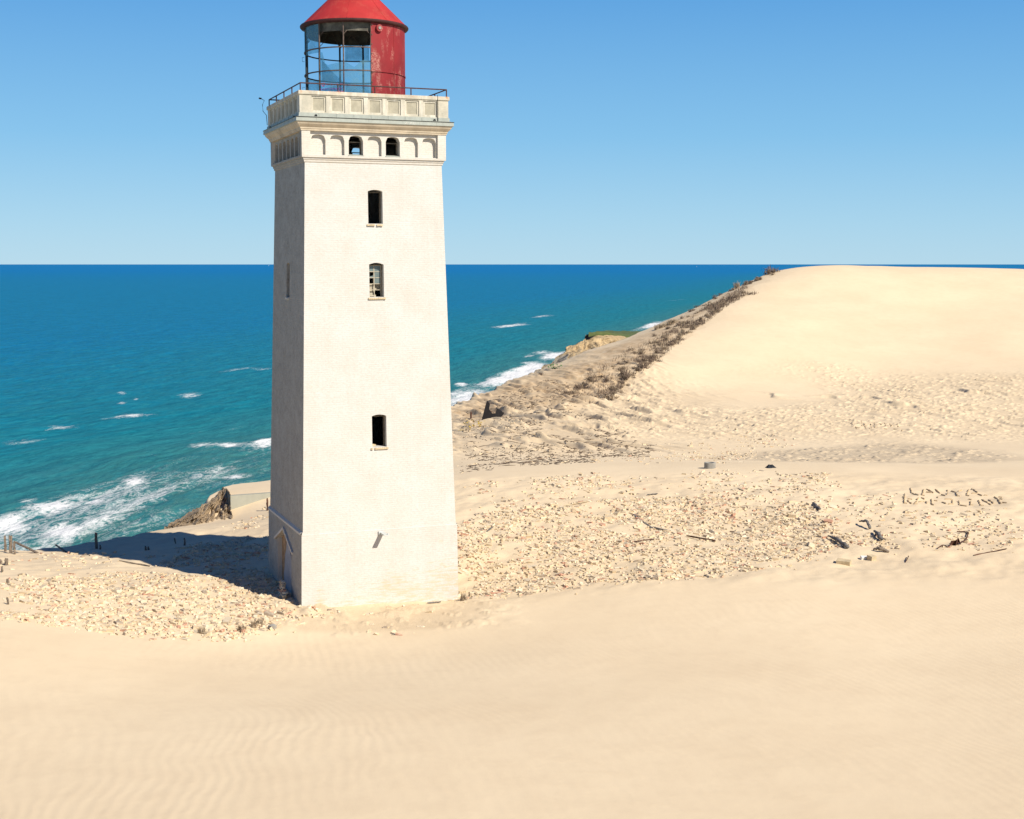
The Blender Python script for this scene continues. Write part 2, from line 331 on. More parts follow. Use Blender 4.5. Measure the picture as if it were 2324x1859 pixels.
# ------------------------------------------------------------------ terrain
CP = [(0,1859,22.4),(580,1859,22.1),(1162,1859,22),(1740,1859,22),(2324,1859,22),(-500,1859,22.4),(2824,1859,22),
 (0,1650,28.8),(580,1650,28.8),(1162,1650,28.7),(1740,1650,28.6),(2324,1650,28.6),(-500,1640,29),(2824,1640,28.6),
 (0,1500,35.4),(400,1530,35.6),(1162,1500,36.4),(1740,1450,38),(2324,1450,38),
 (0,1405,40),(150,1432,40),(390,1462,40),(650,1457,41),(850,1430,42.2),(1100,1375,45),(1300,1347,45.5),(1500,1317,46),(1700,1292,47),(1900,1276,48),(2100,1257,49),(2324,1240,50),(2824,1210,51),(-500,1395,40),
 (688,1384,44.6),(560,1400,43.2),(870,1378,45.4),(1041,1368,46.6),
 (1300,1200,54.5),(1700,1180,55.5),(2100,1150,56.5),(1100,1250,51.5),(2324,1150,57),
 (1040,1085,65),(1130,1078,66.5),(1320,1062,69),(1500,1061,69),(1700,1058,68),(2000,1078,65),(2324,1091,63),(2824,1095,62),
 (1320,1046,80),(1700,1044,80),(1040,1060,75),(2324,1050,76),(2000,1048,80),
 (1320,1000,97),(1040,1000,95),(1300,950,113),(1300,912,124),(1200,950,108),(1100,960,110),(1500,960,112),
 (1900,1015,93),(2200,1020,88),(1700,940,115),(2100,940,114),(2324,960,108),(2824,960,105),
 (2000,868,138),(1600,858,138),(2324,858,134),(2824,858,134),(1450,842,138),
 (1600,750,160),(2000,750,162),(2324,750,160),(2824,750,160),(1800,680,178),(2200,680,178),
 (1770,612,196),(1900,603,203),(2050,605,203),(2324,612,200),(2824,620,200),
 (1380,885,134),(1500,795,150),(1560,750,158),(1640,690,173),(1700,645,186),
 (1030,930,120),(1100,895,130),(1180,855,144),(1240,838,153),(1340,795,163),(1420,770,169),(1500,735,177),(1600,690,184),(1680,655,190),
 (0,1247,58),(150,1240,60),(280,1215,62),(380,1197,66),(450,1260,54),(300,1330,46.5),(100,1320,46.5),(600,1208,60),(520,1185,66),(-500,1250,56),
 (525,1179,70),(600,1150,71),(530,1125,73.5),(600,1118,73.5),(500,1102,78.5),(520,1101,79),(560,1096,81),(612,1092,83),(820,1088,80),(820,1040,95),(820,1000,110),(620,1330,48)]
CPx = np.array([at(a, b, c) for a, b, c in CP])
CPx = np.vstack([CPx, [(0, 0, 4.6), (-15, 0, 4.6), (15, 0, 4.6), (0, -12, 5.2), (45, 245, 6), (75, 240, 8), (110, 230, 8), (28, 225, 6), (-45, 20, 3.5), (50, 20, 3.5), (-60, 45, 0)]])
def tps_fit(P):
    n = len(P); d = np.hypot(P[:, None, 0]-P[None, :, 0], P[:, None, 1]-P[None, :, 1])
    K = np.where(d > 0, d*d*np.log(d+1e-9), 0)+np.eye(n)*2.0
    Q = np.c_[np.ones(n), P[:, :2]]; A = np.zeros((n+3, n+3)); A[:n, :n] = K; A[:n, n:] = Q; A[n:, :n] = Q.T
    return np.linalg.solve(A, np.r_[P[:, 2], 0, 0, 0])
# distances are log-warped so that near and far detail carry equal weight
def warp(x, y):
    r = np.maximum(np.asarray(y, float)+18, 4); return np.c_[np.ravel(x)/np.ravel(r)*55, np.log(np.ravel(r))*55]
Wp = np.c_[warp(CPx[:, 0], CPx[:, 1]), CPx[:, 2]]
WT = tps_fit(Wp)
def tps(x, y):
    q = warp(x, y); out = np.zeros(len(q)); n = len(Wp)
    for i in range(0, len(q), 60000):
        a = q[i:i+60000]; d2 = (a[:, None, 0]-Wp[None, :, 0])**2+(a[:, None, 1]-Wp[None, :, 1])**2
        out[i:i+60000] = (.5*d2*np.log(d2+1e-12))@WT[:n]+WT[n]+a@WT[n+1:n+3]
    return out
GX, GY = np.meshgrid(np.linspace(-130, 170, 301), np.linspace(-14, 346, 481))
GZ = tps(GX, GY).reshape(GX.shape)
def bil(x, y):
    fx = np.clip((x+130)/300*300, 0, 299.999); fy = np.clip((y+14)/360*480, 0, 479.999)
    i = fx.astype(int); j = fy.astype(int); a = fx-i; b = fy-j
    def cub(t): return t
    return (GZ[j, i]*(1-a)+GZ[j, i+1]*a)*(1-b)+(GZ[j+1, i]*(1-a)+GZ[j+1, i+1]*a)*b
from_px = lambda L: np.array([at(a, b, c)[:2] for a, b, c in L])
EDGE = np.vstack([[(-130, 40), (-60, 52)], from_px([(0,1247,58),(150,1240,60),(280,1215,62),(380,1197,66),(462,1191,69.5),(498,1106,78),(550,1096,82),(612,1090,85),(820,1010,106),(1030,930,121),(1100,895,131),(1180,855,145),(1240,838,154),(1340,795,164),(1420,770,170),(1500,735,178),(1600,690,185),(1680,655,191),(1765,612,199)]), [(46, 216), (80, 300), (110, 400)]])
def edge_sd(x, y):                       # >0 on the sea side
    best = np.full(x.shape, 1e9); sg = np.zeros(x.shape)
    for (x0, y0), (x1, y1) in zip(EDGE, EDGE[1:]):
        dx, dy = x1-x0, y1-y0; L = dx*dx+dy*dy
        t = np.clip(((x-x0)*dx+(y-y0)*dy)/L, 0, 1); ex = x-(x0+t*dx); ey = y-(y0+t*dy); d = np.hypot(ex, ey)
        k = d < best; best = np.where(k, d, best); sg = np.where(k, np.sign(dx*ey-dy*ex), sg)
    return best*sg
def inpoly(x, y, poly):
    c = np.zeros(np.shape(x), bool); n = len(poly)
    for i in range(n):
        x0, y0 = poly[i]; x1, y1 = poly[i-1]
        k = ((y0 > y) != (y1 > y)) & (x < (x1-x0)*(y-y0)/(y1-y0+1e-12)+x0); c ^= k
    return c
SDX, SDY = math.sin(SUN_AZ), math.cos(SUN_AZ)        # plan direction to the sun: the wind streaks run along it
def zones(x, y):
    """streaked seaward slope, trampled foot of the dune, grey gravel patch, rubble coarse sand"""
    pix = x/np.maximum(y, 1)*F+CX
    n = fbm(x*.07, y*.07, 3, 31)-.5
    eros = sst(84, 92, y)*sst(172, 140, y+n*20)*sst(1700, 1330, pix+n*260)
    tramp = sst(94, 104, y+n*10)*sst(151, 134, y+n*34)*sst(1230, 1420, pix)*sst(.30, .52, fbm(x*.045, y*.03, 3, 5)+.13)
    ridge = sst(118, 128, y)*sst(1.0, -2.5, np.abs((x-5.5)-(y-125)*.43+3)-4.5)
    gx = (pix-2000)/350; gy = (y-86+np.abs(pix-2030)*.012)/11.0
    grit = sst(1.12, .70, np.sqrt(gx**2+gy**2)+n*.6)*sst(72, 75, y)*(1-.6*sst(.6, .2, np.hypot((pix-2080)/130, (y-80)/8)))
    g2 = sst(80, 95, y)*sst(1560, 1180, pix)*.35
    return eros, tramp, np.clip(grit+g2*sst(.45, .6, fbm(x*.12, y*.05, 3, 77)), 0, 1), ridge
def lumps(x, y, fine=True):
    a = x*SDX+y*SDY; b = -x*SDY+y*SDX      # a along the sun/wind, b across
    eros, tramp, grit, ridge = zones(x, y)
    ea = x*.5-y*.866; eb = x*.866+y*.5     # wind-cut ledges: abrupt on the seaward side, sloping away behind
    def saw(f_, k, s_): q = eb*f_+fbm(ea*.05, eb*.14, 4, s_)*k; fr = q-np.floor(q); return np.where(fr < .13, sst(0, .13, fr), 1-(fr-.13)/.87)
    m1 = np.clip((fbm(ea*.13, eb*.55, 3, 3)-.47)*5, 0, 1); m2 = np.clip((fbm(ea*.30, eb*1.1, 3, 9)-.50)*5, 0, 1)
    z = eros*(saw(.42, 3.2, 33)*m1*.36+saw(.8, 5.0, 34)*m2*.17+np.maximum(0, fbm(ea*.5, eb*2.6, 2, 35)-.60)*.75)
    h3 = np.maximum(0, fbm(a*.55, b*1.0, 3, 14)-.54)*1.5
    h4 = np.maximum(0, fbm(a*1.6, b*1.9, 2, 18)-.60)*.9
    m3 = np.clip((fbm(ea*.25, eb*.6, 3, 13)-.46)*5, 0, 1)
    h3 = np.maximum(0, fbm(ea*.22, eb*1.2, 4, 14)-.50)*1.5
    z = z+tramp*(h3*.16+h4*.22+saw(.7, 5, 36)*m3*.12+np.clip((fbm(a*2.4, b*2.6, 2, 19)-.62)*8, 0, 1)*.09)
    z = z+grit*np.maximum(0, fbm(x*2.0, y*1.6, 2, 50)-.55)*.35
    # a broken scarp with a hollow under it on the seaward slope
    for px_, py_, Y_, h_, w_ in ((1268, 940, 120, .5, 2.6), (1335, 915, 124, .5, 2.0), (1385, 900, 127, .5, 1.5), (1165, 962, 114, .4, 1.6), (1240, 985, 111, .5, 1.8), (1350, 1002, 103, .35, 1.5), (1120, 1012, 101, .35, 1.8), (1420, 1015, 99, .25, 1.4), (1480, 985, 108, .3, 2.0), (1090, 985, 107, .35, 1.6), (1870, 905, 128, .40, 1.4), (1985, 915, 126, .26, 4.0), (2010, 930, 121, .26, 4.5), (2060, 945, 118, .22, 4.0), (1760, 900, 129, .3, 2.5), (2200, 900, 128, .35, 3.0)):
        c = at(px_, py_, Y_); u = (x-c[0])*.866+(y-c[1])*.5; v = (x-c[0])*.5-(y-c[1])*.866
        u = u+.5*np.sin(v*1.3+px_)+.7*(fbm(x*.6, y*.6, 3, 61)-.5)
        z = z+sst(-.2, .2, u)*np.exp(-np.maximum(0, u)/(.8+h_*h_*4.0))*np.exp(-(v/w_)**2)*h_
    # soft dunes everywhere
    z = z+(fbm(x*.09, y*.07, 3, 21)-.5)*.30*sst(16, 40, y)
    # trampled drift in front of the tower and coarse rubble bed
    pix = x/np.maximum(y, 1)*F+CX
    dr = sst(41, 42.6, y)*sst(47, 44.5, y)*sst(430, 640, pix)*sst(1240, 1050, pix)
    z = z+dr*(np.maximum(0, fbm(a*.9, b*1.7, 3, 71)-.52)*.35+np.clip((fbm(a*1.6, b*3.4, 3, 73)-.60)*9, 0, 1)*.05)
    rub = sst(44, 47, y)*sst(67, 62, y)*sst(40, 41, y)
    z = z+rub*(fbm(x*.8, y*.8, 3, 81)-.5)*.22
    return z
def height(x, y):
    x = np.asarray(x, float); y = np.asarray(y, float)
    z = bil(x, y)+lumps(x, y)
    sd = edge_sd(x, y)+(fbm(x*.35, y*.35, 3, 41)-.5)*.9
    z = z-np.where(sd > 0, .95*sd+.25*np.minimum(sd, 2), 0)-.05*sst(-2.5, 0, sd)
    return np.maximum(z, -54)
def ground(px, py, y0=14., y1=215.):     # where the view ray through a photo pixel meets the terrain
    px = np.atleast_1d(np.asarray(px, float)); py = np.atleast_1d(np.asarray(py, float)); dx, dy, dz = ray(px, py)
    Y = np.geomspace(y0, y1, 700); X = (dx/dy)[:, None]*Y; Z = H+(dz/dy)[:, None]*Y
    Hh = height(X.ravel(), np.broadcast_to(Y, X.shape).ravel()).reshape(X.shape)
    below = Z < Hh; i = np.where(below.any(1), below.argmax(1), len(Y)-1); i = np.maximum(i, 1)
    k = np.arange(len(px)); d0 = (Z-Hh)[k, i-1]; d1 = (Z-Hh)[k, i]; t = d0/(d0-d1+1e-12)
    yy = Y[i-1]+(Y[i]-Y[i-1])*np.clip(t, 0, 1); xx = dx/dy*yy
    return np.c_[xx, yy, height(xx, yy)]
def G(px, py): return Vector(ground(px, py)[0])
th = np.r_[np.linspace(-62, -23.5, 50)[:-1], np.linspace(-23.5, 23.5, 1150), np.linspace(23.5, 62, 50)[1:]]
rr = np.r_[np.linspace(-12, 12, 22)[:-1], np.arange(12, 39, .22), np.arange(39, 70, .13), np.arange(70, 150, .17), np.arange(150, 212, .4), np.arange(212, 345, 5)]
T, RR = np.meshgrid(np.tan(np.radians(th)), rr)
TX = T*(np.maximum(RR, -6)+18*(RR < 12)*(12-RR)/24+0)
TX = T*np.where(RR < 12, 12+(12-RR)*0+0*RR, RR); TY = RR
TZ = height(TX.ravel(), TY.ravel())
er, tr, gr, rd = zones(TX.ravel(), TY.ravel())
pixT = (TX/np.maximum(TY, 1)*F+CX).ravel(); tyr = TY.ravel(); txr = TX.ravel()
coarse = np.clip(np.maximum(er*.75, tr*.45)+sst(45, 48, tyr+fbm(txr*.3, tyr*.3, 2, 8)*2)*sst(72, 66, tyr)*.45*sst(.35, .6, fbm(txr*.12, tyr*.12, 3, 90))+.9*sst(41.6, 42.4, tyr)*sst(46.5, 44.5, tyr)*sst(480, 640, pixT)*sst(1160, 1000, pixT), 0, 1)
SL = ground([1375,1480,1545,1640,1700,1765,1690,1600,1500,1420,1340,1240,1180,1100,1045,1045,1230,1290], [902,812,762,688,652,617,652,695,742,776,802,848,860,900,940,965,918,925])[:, :2]
slope = np.zeros(len(txr)); 
for dx_, dy_ in ((0, 0), (.9, 0), (-.9, 0), (0, 2.5), (0, -2.5)):
    slope += .2*inpoly(txr+dx_+(fbm(txr*.4, tyr*.4, 3, 95)-.5)*2.5, tyr+dy_+(fbm(txr*.4, tyr*.4, 3, 96)-.5)*4, SL)
slope = np.clip(slope*(.75+1.2*(fbm(txr*.25, tyr*.18, 4, 97)-.45)), 0, 1); coarse = np.clip(coarse+slope*.6, 0, 1)
sand = grid_mesh('sand', np.c_[txr, tyr, TZ], len(rr), len(th), M['sand'], {'slope': slope, 'grit': gr*.8, 'coarse': coarse, 'clay': np.clip(sst(.2, 6, edge_sd(txr, tyr)), 0, 1), 'ripple': sst(47, 40, tyr)*(.45+.55*sst(1250, 700, pixT)+.35*sst(1400, 1800, pixT)*sst(30, 38, tyr))+.35*sst(60, 66, tyr)*sst(76, 70, tyr)})
tag(sand, kind='structure')

# ------------------------------------------------------------------ sea
SEA = -50.6
SY = np.array([0, 200, 315, 380, 431, 473, 530, 607, 718, 925, 1387, 2200, 3500]); SXs = np.array([-165, -140, -119, -111, -101, -88, -64, -38, -10, 30, 140, 340, 700])
def shoreD(x, y): return np.interp(y, SY, SXs)+np.maximum(0, y-3500)*.2-x
pys = np.r_[1330-np.arange(0, 715)*1.02]
Yr = np.array([(H-SEA)/(-(ray(1162, p_)[2])/ray(1162, p_)[1]) for p_ in pys if -ray(1162, p_)[2]/ray(1162, p_)[1] > .0045])
Yr = np.r_[np.linspace(60, Yr[0], 20)[:-1], Yr, np.geomspace(Yr[-1], 400000, 40)[1:]]
tha = np.r_[np.linspace(-72, -24, 40)[:-1], np.linspace(-24, 14, 640), np.linspace(14, 72, 50)[1:]]
ST, SR = np.meshgrid(np.tan(np.radians(tha)), Yr); SX_ = (ST*SR).ravel(); SYy = SR.ravel()
D = shoreD(SX_, SYy)
wa = fbm(SYy*.02+3, D*.085, 3, 5); wb = fbm(SYy*.06, D*.22, 3, 15)
amp = 1/(1+(SYy/1100)**3)
sz = SEA+amp*((wa-.5)*2.2+(wb-.5)*1.1)
def bell(v, a, b, s): return sst(a-s, a, v)*sst(b+s, b, v)
mod = fbm(SYy*.012, D*.02, 3, 44)
foam = bell(D, -16, 5, 9)*(.47+.85*(mod-.44))*sst(2300, 1400, SYy)*(1-.25*sst(480, 640, SYy))
foam += bell(D, -60, -20, 10)*.30*sst(600, 380, SYy)
foam += bell(D, 22, 46, 8)*np.clip((fbm(SYy*.016, D*.05, 3, 45)-.56)*3.0, 0, 1)*.55*sst(900, 500, SYy)*sst(370, 430, SYy)
caps = [(430,897,34,6,.9),(285,947,55,4,.9),(140,970,45,5,.9),(45,1000,60,8,.6),(462,1012,34,7,1.2),(522,1010,26,6,1.0),(595,1006,24,8,1.1),(305,1094,24,9,1.1),(20,1190,36,13,1.0),(545,838,50,3,.6),(600,838,30,3,.8),(275,893,10,3,.9),(308,905,8,4,.9),(276,917,12,3,.9),(530,1085,30,5,.9),(215,1138,14,5,.8),(60,1142,25,6,.7),(140,1205,30,10,1.0),(110,1150,40,8,.8),
 (1160,739,42,3,1.2),(1230,718,28,2,.8),(1488,737,28,5,1.2),(1530,682,30,1.5,.5),(1255,807,30,6,1.5),(1210,832,24,6,1.5),(1195,845,34,7,1.4),(1140,866,45,6,1.1),(1045,872,16,5,1.4),(1180,848,24,5,1.2),(1060,905,60,12,.9),(1200,808,14,3,1.0),(1230,800,26,3,1.0),(1130,862,20,4,.8),(1190,824,20,2,.8)]
for px, py, a_, b_, k_ in caps:
    P = at(px, py, 1.0); tn = -(P[2]-H); Yc = (H-SEA)/tn; xc = P[0]*Yc
    u = (SX_/SYy-xc/Yc)*F; v = ((H-SEA)/SYy-tn)*F+u*.10
    foam += k_*.85*np.exp(-(u/a_)**2-(v/(b_*1.15))**2)*(.55+.9*fbm(SYy*.15, D*.5, 3, 66))
far = sst(900, 14000, SYy)
sea = grid_mesh('sea', np.c_[SX_, SYy, sz], len(Yr), len(tha), M['sea'], {'foam': np.clip(foam, 0, 1.6), 'far': far}, np.c_[SYy, D])
tag(sea, kind='structure')

# ------------------------------------------------------------------ clay bank, far cliff
def face_grid(name, bot, top, ns, ntt, mat, amp_, freq, back, blendf=None, seed=0):
    s = np.linspace(0, 1, ns); bot = np.array([at(*q) for q in bot]); top = np.array([at(*q) for q in top])
    ib = np.linspace(0, 1, len(bot)); it = np.linspace(0, 1, len(top))
    Bp = np.c_[[np.interp(s, ib, bot[:, k]) for k in range(3)]].T; Tp = np.c_[[np.interp(s, it, top[:, k]) for k in range(3)]].T
    t = np.linspace(0, 1, ntt)[:, None, None]; V = Bp[None]*(1-t)+Tp[None]*t
    S, TT = np.meshgrid(s*ns/ntt*1.0, np.linspace(0, 1, ntt))
    L = np.linalg.norm(bot[-1]-bot[0])
    n_ = (fbm(S*freq, TT*freq*.7, 5, seed)-.5)*2; n2_ = np.abs(fbm(S*freq*.6+9, TT*freq*.25, 3, seed+7)-.5)*2
    d = amp_*(n_*.8-n2_*.9)
    V[:, :, 1] += -d; V[:, :, 0] += d*.35; V[:, :, 2] += d*.3*np.sin(np.pi*TT)
    jag = (fbm(s*freq*2.2, s*0, 4, seed+3)-.5)*amp_*.22
    V[-1, :, 2] += jag; V[-2, :, 2] += jag*.6
    bk = V[-1:].copy(); rows = [V]
    for q in (1, 2, 4, 9):
        z = bk.copy(); z[:, :, 1] += back*q/9; z[:, :, 2] -= (q/9)**1.3*back*.9; rows.append(z)
    V = np.concatenate(rows, 0)
    bl = blendf(S, TT) if blendf else 0*S
    bl = np.concatenate([bl, np.repeat(bl[-1:], 4, 0)], 0)
    return V, bl
V, bl = face_grid('c', [(372,1201,65.6),(420,1199,66.6),(470,1196,68),(530,1184,69.2)], [(376,1198,66.6),(398,1186,69),(430,1168,70.5),(462,1147,71.5),(484,1134,72.5),(496,1121,73.5),(507,1110,74.5),(517,1110,74),(524,1123,70.8)], 170, 70, M['clay'], 1.0, 9, 9, lambda S, T: sst(.5, .9, T)*.5, 3)
cb = grid_mesh('clay_bank', V.reshape(-1, 3), V.shape[0], V.shape[1], M['clay'], {'blend': bl.ravel()}, smooth=False); tag(cb, kind='structure')
V, bl = face_grid('f', [(1215,885,262),(1260,880,264),(1330,860,268),(1400,840,275),(1480,830,285),(1560,800,300)], [(1232,858,268),(1246,832,274),(1262,810,280),(1285,792,286),(1305,782,290),(1325,770,294),(1345,758,298),(1385,759,306),(1425,766,330),(1470,768,345),(1560,765,360)], 190, 80, M['farclay'], 3.4, 6, 60, lambda S, T: sst(.34, .58, T*.6+S/2.4*.75-.24+(fbm(S*5, T*5, 3, 2)-.5)*.5), 23)
fc = grid_mesh('far_cliff', V.reshape(-1, 3), V.shape[0], V.shape[1], M['farclay'], {'blend': bl.ravel()}, smooth=False); tag(fc, kind='structure')
s = np.linspace(0, 1, 80); tt = np.linspace(0, 1, 14)
edge = np.array([at(a, b, c) for a, b, c in [(1336,758,293),(1350,755,297),(1385,757,305),(1420,764,326),(1470,768,345),(1530,765,360)]]); ie = np.linspace(0, 1, len(edge))
E0 = np.c_[[np.interp(s, ie, edge[:, k]) for k in range(3)]].T
fr = np.array([at(a, b, c) for a, b, c in [(1336,757,300),(1380,752,360),(1430,753,395),(1490,752,420),(1530,752,430)]]); E1 = np.c_[[np.interp(s, np.linspace(0, 1, len(fr)), fr[:, k]) for k in range(3)]].T
V = np.array([E0*(1-q)+E1*q for q in tt]); V[:, :, 2] += .15+(fbm(np.add.outer(tt*6, 0*s), np.add.outer(0*tt, s*14), 3, 4)-.5)*.5
low = E0.copy(); low[:, 2] -= .7; low[:, 1] += .6; V = np.concatenate([low[None], V], 0)
gc = grid_mesh('cliff_top', V.reshape(-1, 3), V.shape[0], V.shape[1], M['grass']); tag(gc, kind='structure')

# ------------------------------------------------------------------ lighthouse
TC = Vector((-5.398, 48.341, 0)); TH = 0.37356
LH = empty('lighthouse', TC, 'tall square whitewashed lighthouse with red lantern standing in the sand', 'lighthouse', rz=TH)
w_sh = lambda z: 2.668+(2.337-2.668)*(z-2.55)/(14.70-2.55)
w_pl = lambda z: 2.755+(2.715-2.755)*z/2.5
def fmap(face, wf):
    def m(u, z, d=0.0, out=0.0):
        W = wf(z) if callable(wf) else wf
        if abs(u) >= 900: u = math.copysign(W, u)
        q = W-d
        return {'F': (u, -q, z), 'L': (-q, -u, z), 'R': (q, u, z), 'B': (-u, q, z)}[face]
    return m
UO = {'F': 0, 'L': 20.13, 'R': 40.31, 'B': 60.07}
def arch(u, o):                          # height of the opening's head at u
    uc, z0, z1, hw, rise = o[:5]
    if rise <= 0: return z1
    t = max(-1, min(1, (u-uc)/hw))
    return z1+rise*max(0, 1-abs(t)**2.6)**(1/2.6) if len(o) > 5 and o[5] == 'round' else z1+rise*(1-t*t)
def wall(mb, face, wf, z0, z1, ops, d=.5, through=True, inset=None, d0=0.0, u0=-999, u1=999, nsub=8, back=None):
    """a wall of one face with real openings: reveals of depth d, a back panel when blind"""
    m = fmap(face, wf); uo = UO[face]
    W = lambda z: wf(z) if callable(wf) else wf
    def uvp(u, z):
        uu = math.copysign(W(z), u) if abs(u) >= 900 else u
        return (uu+uo, z)
    def quad(a, b, c, e, dd=d0):         # (u,z) four corners, counter-clockwise from outside
        mb.face([m(*p, dd) for p in (a, b, c, e)], [uvp(*p) for p in (a, b, c, e)])
    cuts = sorted({o[0]-o[3] for o in ops} | {o[0]+o[3] for o in ops})
    cols = [u0]+cuts+[u1]
    for a, b in zip(cols, cols[1:]):
        mid = ((a if abs(a) < 900 else -W(z0))+(b if abs(b) < 900 else W(z0)))/2
        here = sorted([o for o in ops if o[0]-o[3]+1e-4 < mid < o[0]+o[3]-1e-4], key=lambda o: o[1])
        if not here: quad((a, z0), (b, z0), (b, z1), (a, z1)); continue
        for i in range(nsub):
            p, q = a+(b-a)*i/nsub, a+(b-a)*(i+1)/nsub; lo = (z0, z0)
            for o in here:
                quad((p, lo[0]), (q, lo[1]), (q, o[1]), (p, o[1])); lo = (arch(p, o), arch(q, o))
                mb.face([m(p, lo[0], d0), m(q, lo[1], d0), m(q, lo[1], d0+d), m(p, lo[0], d0+d)], [uvp(p, 0), uvp(q, 0), uvp(q, d), uvp(p, d)])   # head
                mb.face([m(q, o[1], d0), m(p, o[1], d0), m(p, o[1], d0+d), m(q, o[1], d0+d)], [uvp(q, 0), uvp(p, 0), uvp(p, d), uvp(q, d)])      # bed
                if not through:
                    if inset is None: (back or mb).face([m(p, o[1], d0+d), m(q, o[1], d0+d), m(q, lo[1], d0+d), m(p, lo[0], d0+d)], [uvp(p, o[1]), uvp(q, o[1]), uvp(q, lo[1]), uvp(p, lo[0])])
            quad((p, lo[0]), (q, lo[1]), (q, z1), (p, z1))
    for o in ops:
        for sgn in (-1, 1):
            u = o[0]+sgn*o[3]; zt = arch(u, o); P = [m(u, o[1], d0), m(u, o[1], d0+d), m(u, zt, d0+d), m(u, zt, d0)]
            U = [(u+uo, o[1]), (u+uo+d, o[1]), (u+uo+d, zt), (u+uo, zt)]
            if sgn > 0: P, U = P[::-1], U[::-1]
            mb.face(P, U)
        if not through and inset:
            ins, d2 = inset
            wall(mb, face, wf, o[1], o[2], [(o[0], o[1]+ins, o[2]-ins, o[3]-ins, 0)], d2, False, None, d0+d, o[0]-o[3], o[0]+o[3], 1, back)
FACES = 'FLRB'
def ring(mb, prof, uvz=True):            # square mouldings: profile of (half width, z)
    for face in FACES:
        for (a, za), (b, zb) in zip(prof, prof[1:]):
            ma, m_b = fmap(face, a), fmap(face, b); n = 10
            for i in range(n):
                p, q = -1+2*i/n, -1+2*(i+1)/n
                L = abs(zb-za)+abs(a-b); v = za
                mb.face([ma(p*a, za), ma(q*a, za), m_b(q*b, zb), m_b(p*b, zb)], [(p*a+UO[face], v), (q*a+UO[face], v), (q*b+UO[face], v+L), (p*b+UO[face], v+L)])
mb = MB(); wins = [(.005, 12.735, 13.795, .25, .055), (.005, 10.315, 11.39, .25, .055), (.005, 5.295, 6.34, .25, .05)]
wall(mb, 'F', w_sh, 2.58, 14.70, wins, .42)
wall(mb, 'L', w_sh, 2.58, 14.70, [(.0, 10.28, 11.40, .25, .05)], .42); wall(mb, 'R', w_sh, 2.58, 14.70, [(0, 7.8, 8.9, .25, .05)], .42); wall(mb, 'B', w_sh, 2.58, 14.70, [])
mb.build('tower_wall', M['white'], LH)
mb = MB(); ring(mb, [(2.80, -1.6), (2.715, 2.48), (2.72, 2.50), (2.665, 2.585)])
# the gabled door niche is cut into the left face
mb2 = MB()
_f = fmap('F', 2.683); mb2.face([_f(-w_pl(-1.6), -1.6), _f(w_pl(-1.6), -1.6), _f(w_pl(2.5), 2.50), _f(-w_pl(2.5), 2.50)], [(-2.79, -1.6), (2.79, -1.6), (2.715, 2.5), (-2.715, 2.5)]); wall(mb2, 'B', w_pl, -1.6, 2.48, []); wall(mb2, 'R', w_pl, -1.6, 2.48, [], u0=-2.684)
for f_, Q in (('F', [(2.683, 2.50), (2.6685, 2.515), (2.666, 2.59)]), ('R', [(2.715, 2.48), (2.715, 2.51), (2.664, 2.582)]), ('B', [(2.715, 2.48), (2.715, 2.51), (2.664, 2.582)])):
    for (a, za), (b, zb) in zip(Q, Q[1:]):
        lo_ = -2.684 if f_ == 'R' else -2.715
        hi_ = 2.668 if f_ == 'F' else 2.664; mb2.face([fmap(f_, a)(lo_, za), fmap(f_, a)(2.715, za), fmap(f_, b)(hi_, zb), fmap(f_, b)(-hi_, zb)], [(UO[f_]-2.7, za), (UO[f_]+2.7, za), (UO[f_]+2.7, zb), (UO[f_]-2.7, zb)])
ops = []; gh = lambda u: 2.20-abs(u)*.42
N_ = 16; m_ = fmap('L', w_pl); NW = 1.12
wall(mb2, 'L', w_pl, -1.6, 2.48, [], u0=-999, u1=-NW); wall(mb2, 'L', w_pl, -1.6, 2.48, [], u0=NW, u1=2.684)
nb = MB(); rim = MB(); dep = .16
for i in range(N_):
    p, q = -NW+2*NW*i/N_, -NW+2*NW*(i+1)/N_
    mb2.face([m_(p, gh(p)), m_(q, gh(q)), m_(q, 2.48), m_(p, 2.48)], [(p+20.13, gh(p)), (q+20.13, gh(q)), (q+20.13, 2.48), (p+20.13, 2.48)])
    mb2.face([m_(p, gh(p)), m_(q, gh(q)), m_(q, gh(q), dep), m_(p, gh(p), dep)][::-1])
    nb.face([m_(p, -1.6, dep), m_(q, -1.6, dep), m_(q, gh(q), dep), m_(p, gh(p), dep)], [(p, -1.6), (q, -1.6), (q, gh(q)), (p, gh(p))])
for sg in (-1, 1):
    u = sg*NW; mb2.face([m_(u, -1.6), m_(u, -1.6, dep), m_(u, gh(u), dep), m_(u, gh(u))][::sg])
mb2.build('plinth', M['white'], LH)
niche = nb.build('door_niche', M['brickraw'], LH)
# grey render left on the bricked-up door, ragged outline; gable moulding above
pb = MB(); pts = [(-.62, -.9), (.70, -.9), (.74, .2), (.66, .7), (.58, 1.1), (.44, 1.35), (.30, 1.42), (.18, 1.72), (-.05, 1.86), (-.22, 1.70), (-.34, 1.40), (-.50, 1.22), (-.56, .8), (-.70, .5), (-.66, .1)]
pb.face([m_(u, z, dep-.03) for u, z in pts]); 
for a, b in zip(pts, pts[1:]+pts[:1]): pb.face([m_(*a, dep-.03), m_(*a, dep), m_(*b, dep), m_(*b, dep-.03)])
pb.build('render_patch', M['plastergrey'], niche)
gb = MB()
for sg in (-1, 1):
    us = [0, 1.46*sg]
    P = []
    for u in us:
        z = 2.30-abs(u)*.42
        P.append([m_(u, z-.09, 0), m_(u, z, 0), m_(u, z, -.07), m_(u, z-.09, -.07)])
    A, B = P
    for k in range(4): gb.face([A[k], A[(k+1) % 4], B[(k+1) % 4], B[k]][::sg])
    gb.face(B)
gb.build('gable_moulding', M['white_trim'], niche)
